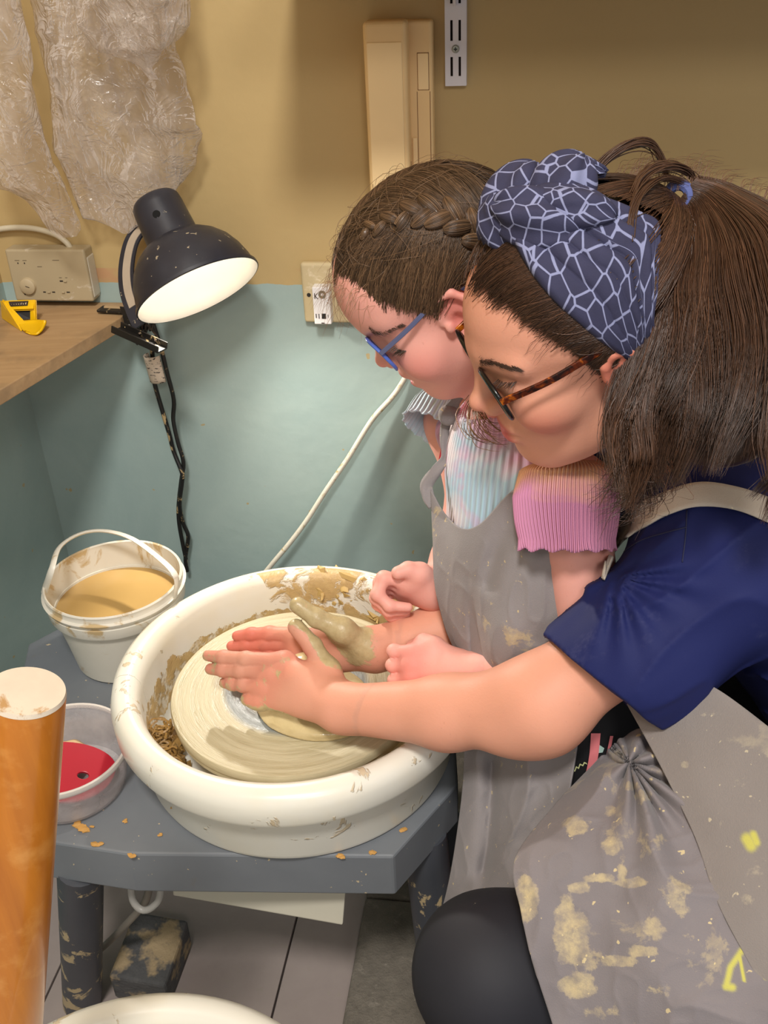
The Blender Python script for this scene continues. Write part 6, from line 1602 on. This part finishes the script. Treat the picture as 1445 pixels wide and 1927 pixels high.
for sgn in (1, -1):
    nu, nv = 90, 84; G = np.zeros((nu, nv, 3)); UV = np.zeros((nu, nv, 3))
    F_ = spline(fd, nu); B_ = spline(bd_, nu)
    for i in range(nu):
        s_ = i/(nu-1)
        for j in range(nv):
            t = j/(nv-1); d = unit(F_[i]*(1-t)+B_[i]*t)*V(1, sgn, 1)
            fold = .035*abs(math.sin(t*math.pi*3.2+s_*1.1+.3*math.sin(s_*5)))*(1-.45*s_)+.010*math.sin(t*23+s_*4)
            for tc, dp in ((.20+.05*math.sin(s_*4), .05), (.38+.06*s_, .06), (.57-.04*s_, .085), (.76+.04*math.sin(s_*3+1), .06)): fold -= dp*math.exp(-abs(t-tc)/.022)*max(0, 1-s_*.75)
            edge = -.045*(max(0, 1-t/.07)**2+max(0, (t-.93)/.07)**2)
            G[i, j] = skW_.pt(d, 1.09+fold+edge+.05*(1-s_)**3+.10*max(0, s_-.6))
            cs = 1-.62*s_ if t > .62 else 1.
            UV[i, j] = (s_*9.0*(.85 if t < .6 else .55), t*(4.4+3.6*s_)*(1 if t < .6 else .75)+2.0*s_, 7*sgn)
    o = sheet('scarf' if sgn > 0 else 'scarf_far_side', G, .0016, scm_, woman if sgn > 0 else scarf, None, {'uvw': UV.reshape(-1, 3)})
    if sgn > 0: scarf = o; o['label'] = 'navy and lavender giraffe-print headscarf'
def knot(c, rad, A, seed, name, sc=60):
    A = np.asarray(A); e = Group([Ell(c, rad, A)], .01)
    class Kn(Prim):
        bc = c; br = max(rad)*1.3
        def ev(s, P, c_=None, r=0):
            d = e.ev(P); q = (P-c)@A/np.array(rad); an = np.arctan2(q[:, 2], q[:, 1])
            return d+.0016*np.sin(an*5+q[:, 0]*2.5+seed)+.0022*np.abs(np.sin(an*2.5+q[:, 0]*1.5+seed*2))-.0015
    v, f = mesh_sdf(Kn(), c-max(rad)*1.3, c+max(rad)*1.3, .0018); q = (v-c)@A
    build(name, v, f, scm_, scarf, True, {'uvw': np.stack([q[:, 0]*sc, np.arctan2(q[:, 2], q[:, 1])*1.3, q[:, 1]*20+seed], 1)})
ka = lambda dx, dy: unit(CR*dx+CU*dy)
knot(at_d(968, 392, .806), (.038, .028, .029), frame(x=ka(.5, .87), z=-pv), 1., 'scarf_knot')
knot(at_d(948, 418, .792), (.024, .020, .020), frame(x=ka(.25, -.97), z=-pv), 4., 'scarf_knot')
knot(at_d(1053, 362, .786), (.032, .026, .025), frame(x=ka(.62, .78), z=-pv), 2., 'scarf_knot')
knot(at_d(1008, 414, .772), (.036, .022, .022), frame(x=ka(.9, -.35), z=-pv), 3., 'scarf_knot')
knot(at_d(1072, 392, .768), (.036, .018, .020), frame(x=ka(.9, -.2), z=-pv), 6., 'scarf_knot')
knot(at_d(1092, 312, .796), (.022, .007, .010), frame(x=ka(.95, -.3), z=-pv), 5., 'scarf_end')
gl = [at_d(1090, 332, .772), at_d(1120, 358, .772), at_d(1088, 362, .770)]
mb = MB(); slab(gl, .002, mb); mb.build('gold_lining', plain('gold_knit', (150, 136, 104), .8, .3, 300), scarf)

# ---- glasses
def rim_pts(sk_M, sk_t, S, xc, zc, yc, hw, hh, tilt, s, n=48, pw=2.6, wrap=2.0):
    P = []
    for k in range(n):
        a = 2*math.pi*k/n; ca, sa = math.cos(a), math.sin(a)
        u = hw*abs(ca)**(2/pw)*np.sign(ca); w_ = hh*abs(sa)**(2/pw)*np.sign(sa)
        P.append(sk_t+sk_M@(np.array([xc+w_*math.sin(tilt)-wrap*(yc+u)**2, s*(yc+u), zc+w_*math.cos(tilt)])*S))
    return np.array(P)
def glasses(person, Mx, t, S, xc, zc, yc, hw, hh, tilt, mrim, mtemple, lensm, rr, ear, label, tw, wr=2.0):
    g = None
    for s in (1, -1):
        P = rim_pts(Mx, t, S, xc, zc, yc, hw, hh, tilt, s, wrap=wr)
        mb = MB(); mb.tube(np.vstack([P, P[:2]]), rr, 8, caps=False, flat=(1.25, .85)); 
        if g is None:
            g = mb.build('glasses', mrim, person, smooth=True, ang=80); g['label'] = label
        else: mb.build('rim', mrim, g, smooth=True, ang=80)
        c = P.mean(0); mb = MB(); n = len(P); nx = Mx@V(.0006, 0, 0); mb.add(list(P*.985+c*.015+nx)+[c+nx]+list(P*.985+c*.015-nx)+[c-nx], [(k, (k+1) % n, n) for k in range(n)]+[(n+1+(k+1) % n, n+1+k, 2*n+1) for k in range(n)]+[(k, n+1+k, n+1+(k+1) % n, (k+1) % n) for k in range(n)]); mb.build('lens', lensm, g, smooth=True, ang=60)
        h0 = np.array([xc+hh*.5*math.sin(tilt)-wr*(yc+hw)**2+.001, s*(yc+hw+.003), zc+hh*.55])
        e = np.array([ear[0], s*ear[1], ear[2]])
        T = [h0, h0*.55+e*.45+V(0, s*.004, 0), e, e+V(-.016, 0, -.010), e+V(-.028, -s*.004, -.034)]
        T = spline([t+Mx@(q*S) for q in T], 30)
        fl = []; mb = MB(); strip(T, Mx@V(0, 0, 1.), tw, .0024, mb); mb.build('temple', mtemple, g, smooth=True, ang=40, bev=.0006)
    br = [np.array([xc-wr*(yc-hw)**2, s*(yc-hw+.001), zc+hh*.35]) for s in (1, -1)]; mid = (br[0]+br[1])/2+V(.002, 0, .004)
    mb = MB(); mb.tube(spline([t+Mx@(q*S) for q in (br[0], mid, br[1])], 12), rr*1.05, 8); mb.build('bridge', mrim, g, smooth=True, ang=80)
    return g
def glass(name, tint, fac):
    m = NT(name); tr = m.n('ShaderNodeBsdfTransparent', Color=tint); gl_ = m.n('ShaderNodeBsdfGlossy', Roughness=.05, Color=(1, 1, 1)); fr = m.n('ShaderNodeFresnel', IOR=1.5)
    ms = m.n('ShaderNodeMixShader'); m.t.links.new(fr.outputs[0], ms.inputs[0]); m.t.links.new(tr.outputs[0], ms.inputs[1]); m.t.links.new(gl_.outputs[0], ms.inputs[2]); m.t.links.new(ms.outputs[0], m.out.inputs[0]); return m.m
blkac = plain('black_acetate', (14, 14, 15), .22)
tort = NT('tortoiseshell'); v = tort.coord('Object'); tn_ = tort.noise(v, 95, 3, .55, .4)
tort.P(Base_Color=tort.ramp(tn_, [(.40, lin((34, 12, 8))), (.52, lin((92, 34, 10))), (.62, lin((190, 100, 20))), (.72, lin((226, 150, 40)))]), Roughness=.2); tort = tort.m
glasses(woman, MW, TWo, 1.0, .0905, .010, .034, .0245, .0195, .18, blkac, tort, glass('clear_lens', (.86, .87, .84, 1), 1), .0026, (.0, .079, .040), 'black glasses with tortoiseshell temples', .0062, .5)
bl = NT('clear_blue_acetate'); bl.P(Base_Color=lin((92, 126, 224)), Roughness=.12); bl.p.inputs['Transmission Weight'].default_value = .35; bl = bl.m
glasses(girl, MG, TGo, SGh, .098, .004, .035, .026, .020, .15, bl, plain('slate_blue_metal', (96, 102, 138), .3, metal=.3), glass('clear_lens_blue', (.93, .95, 1, 1), 1), .0021, (.0, .079, .036), 'translucent blue glasses', .0046)
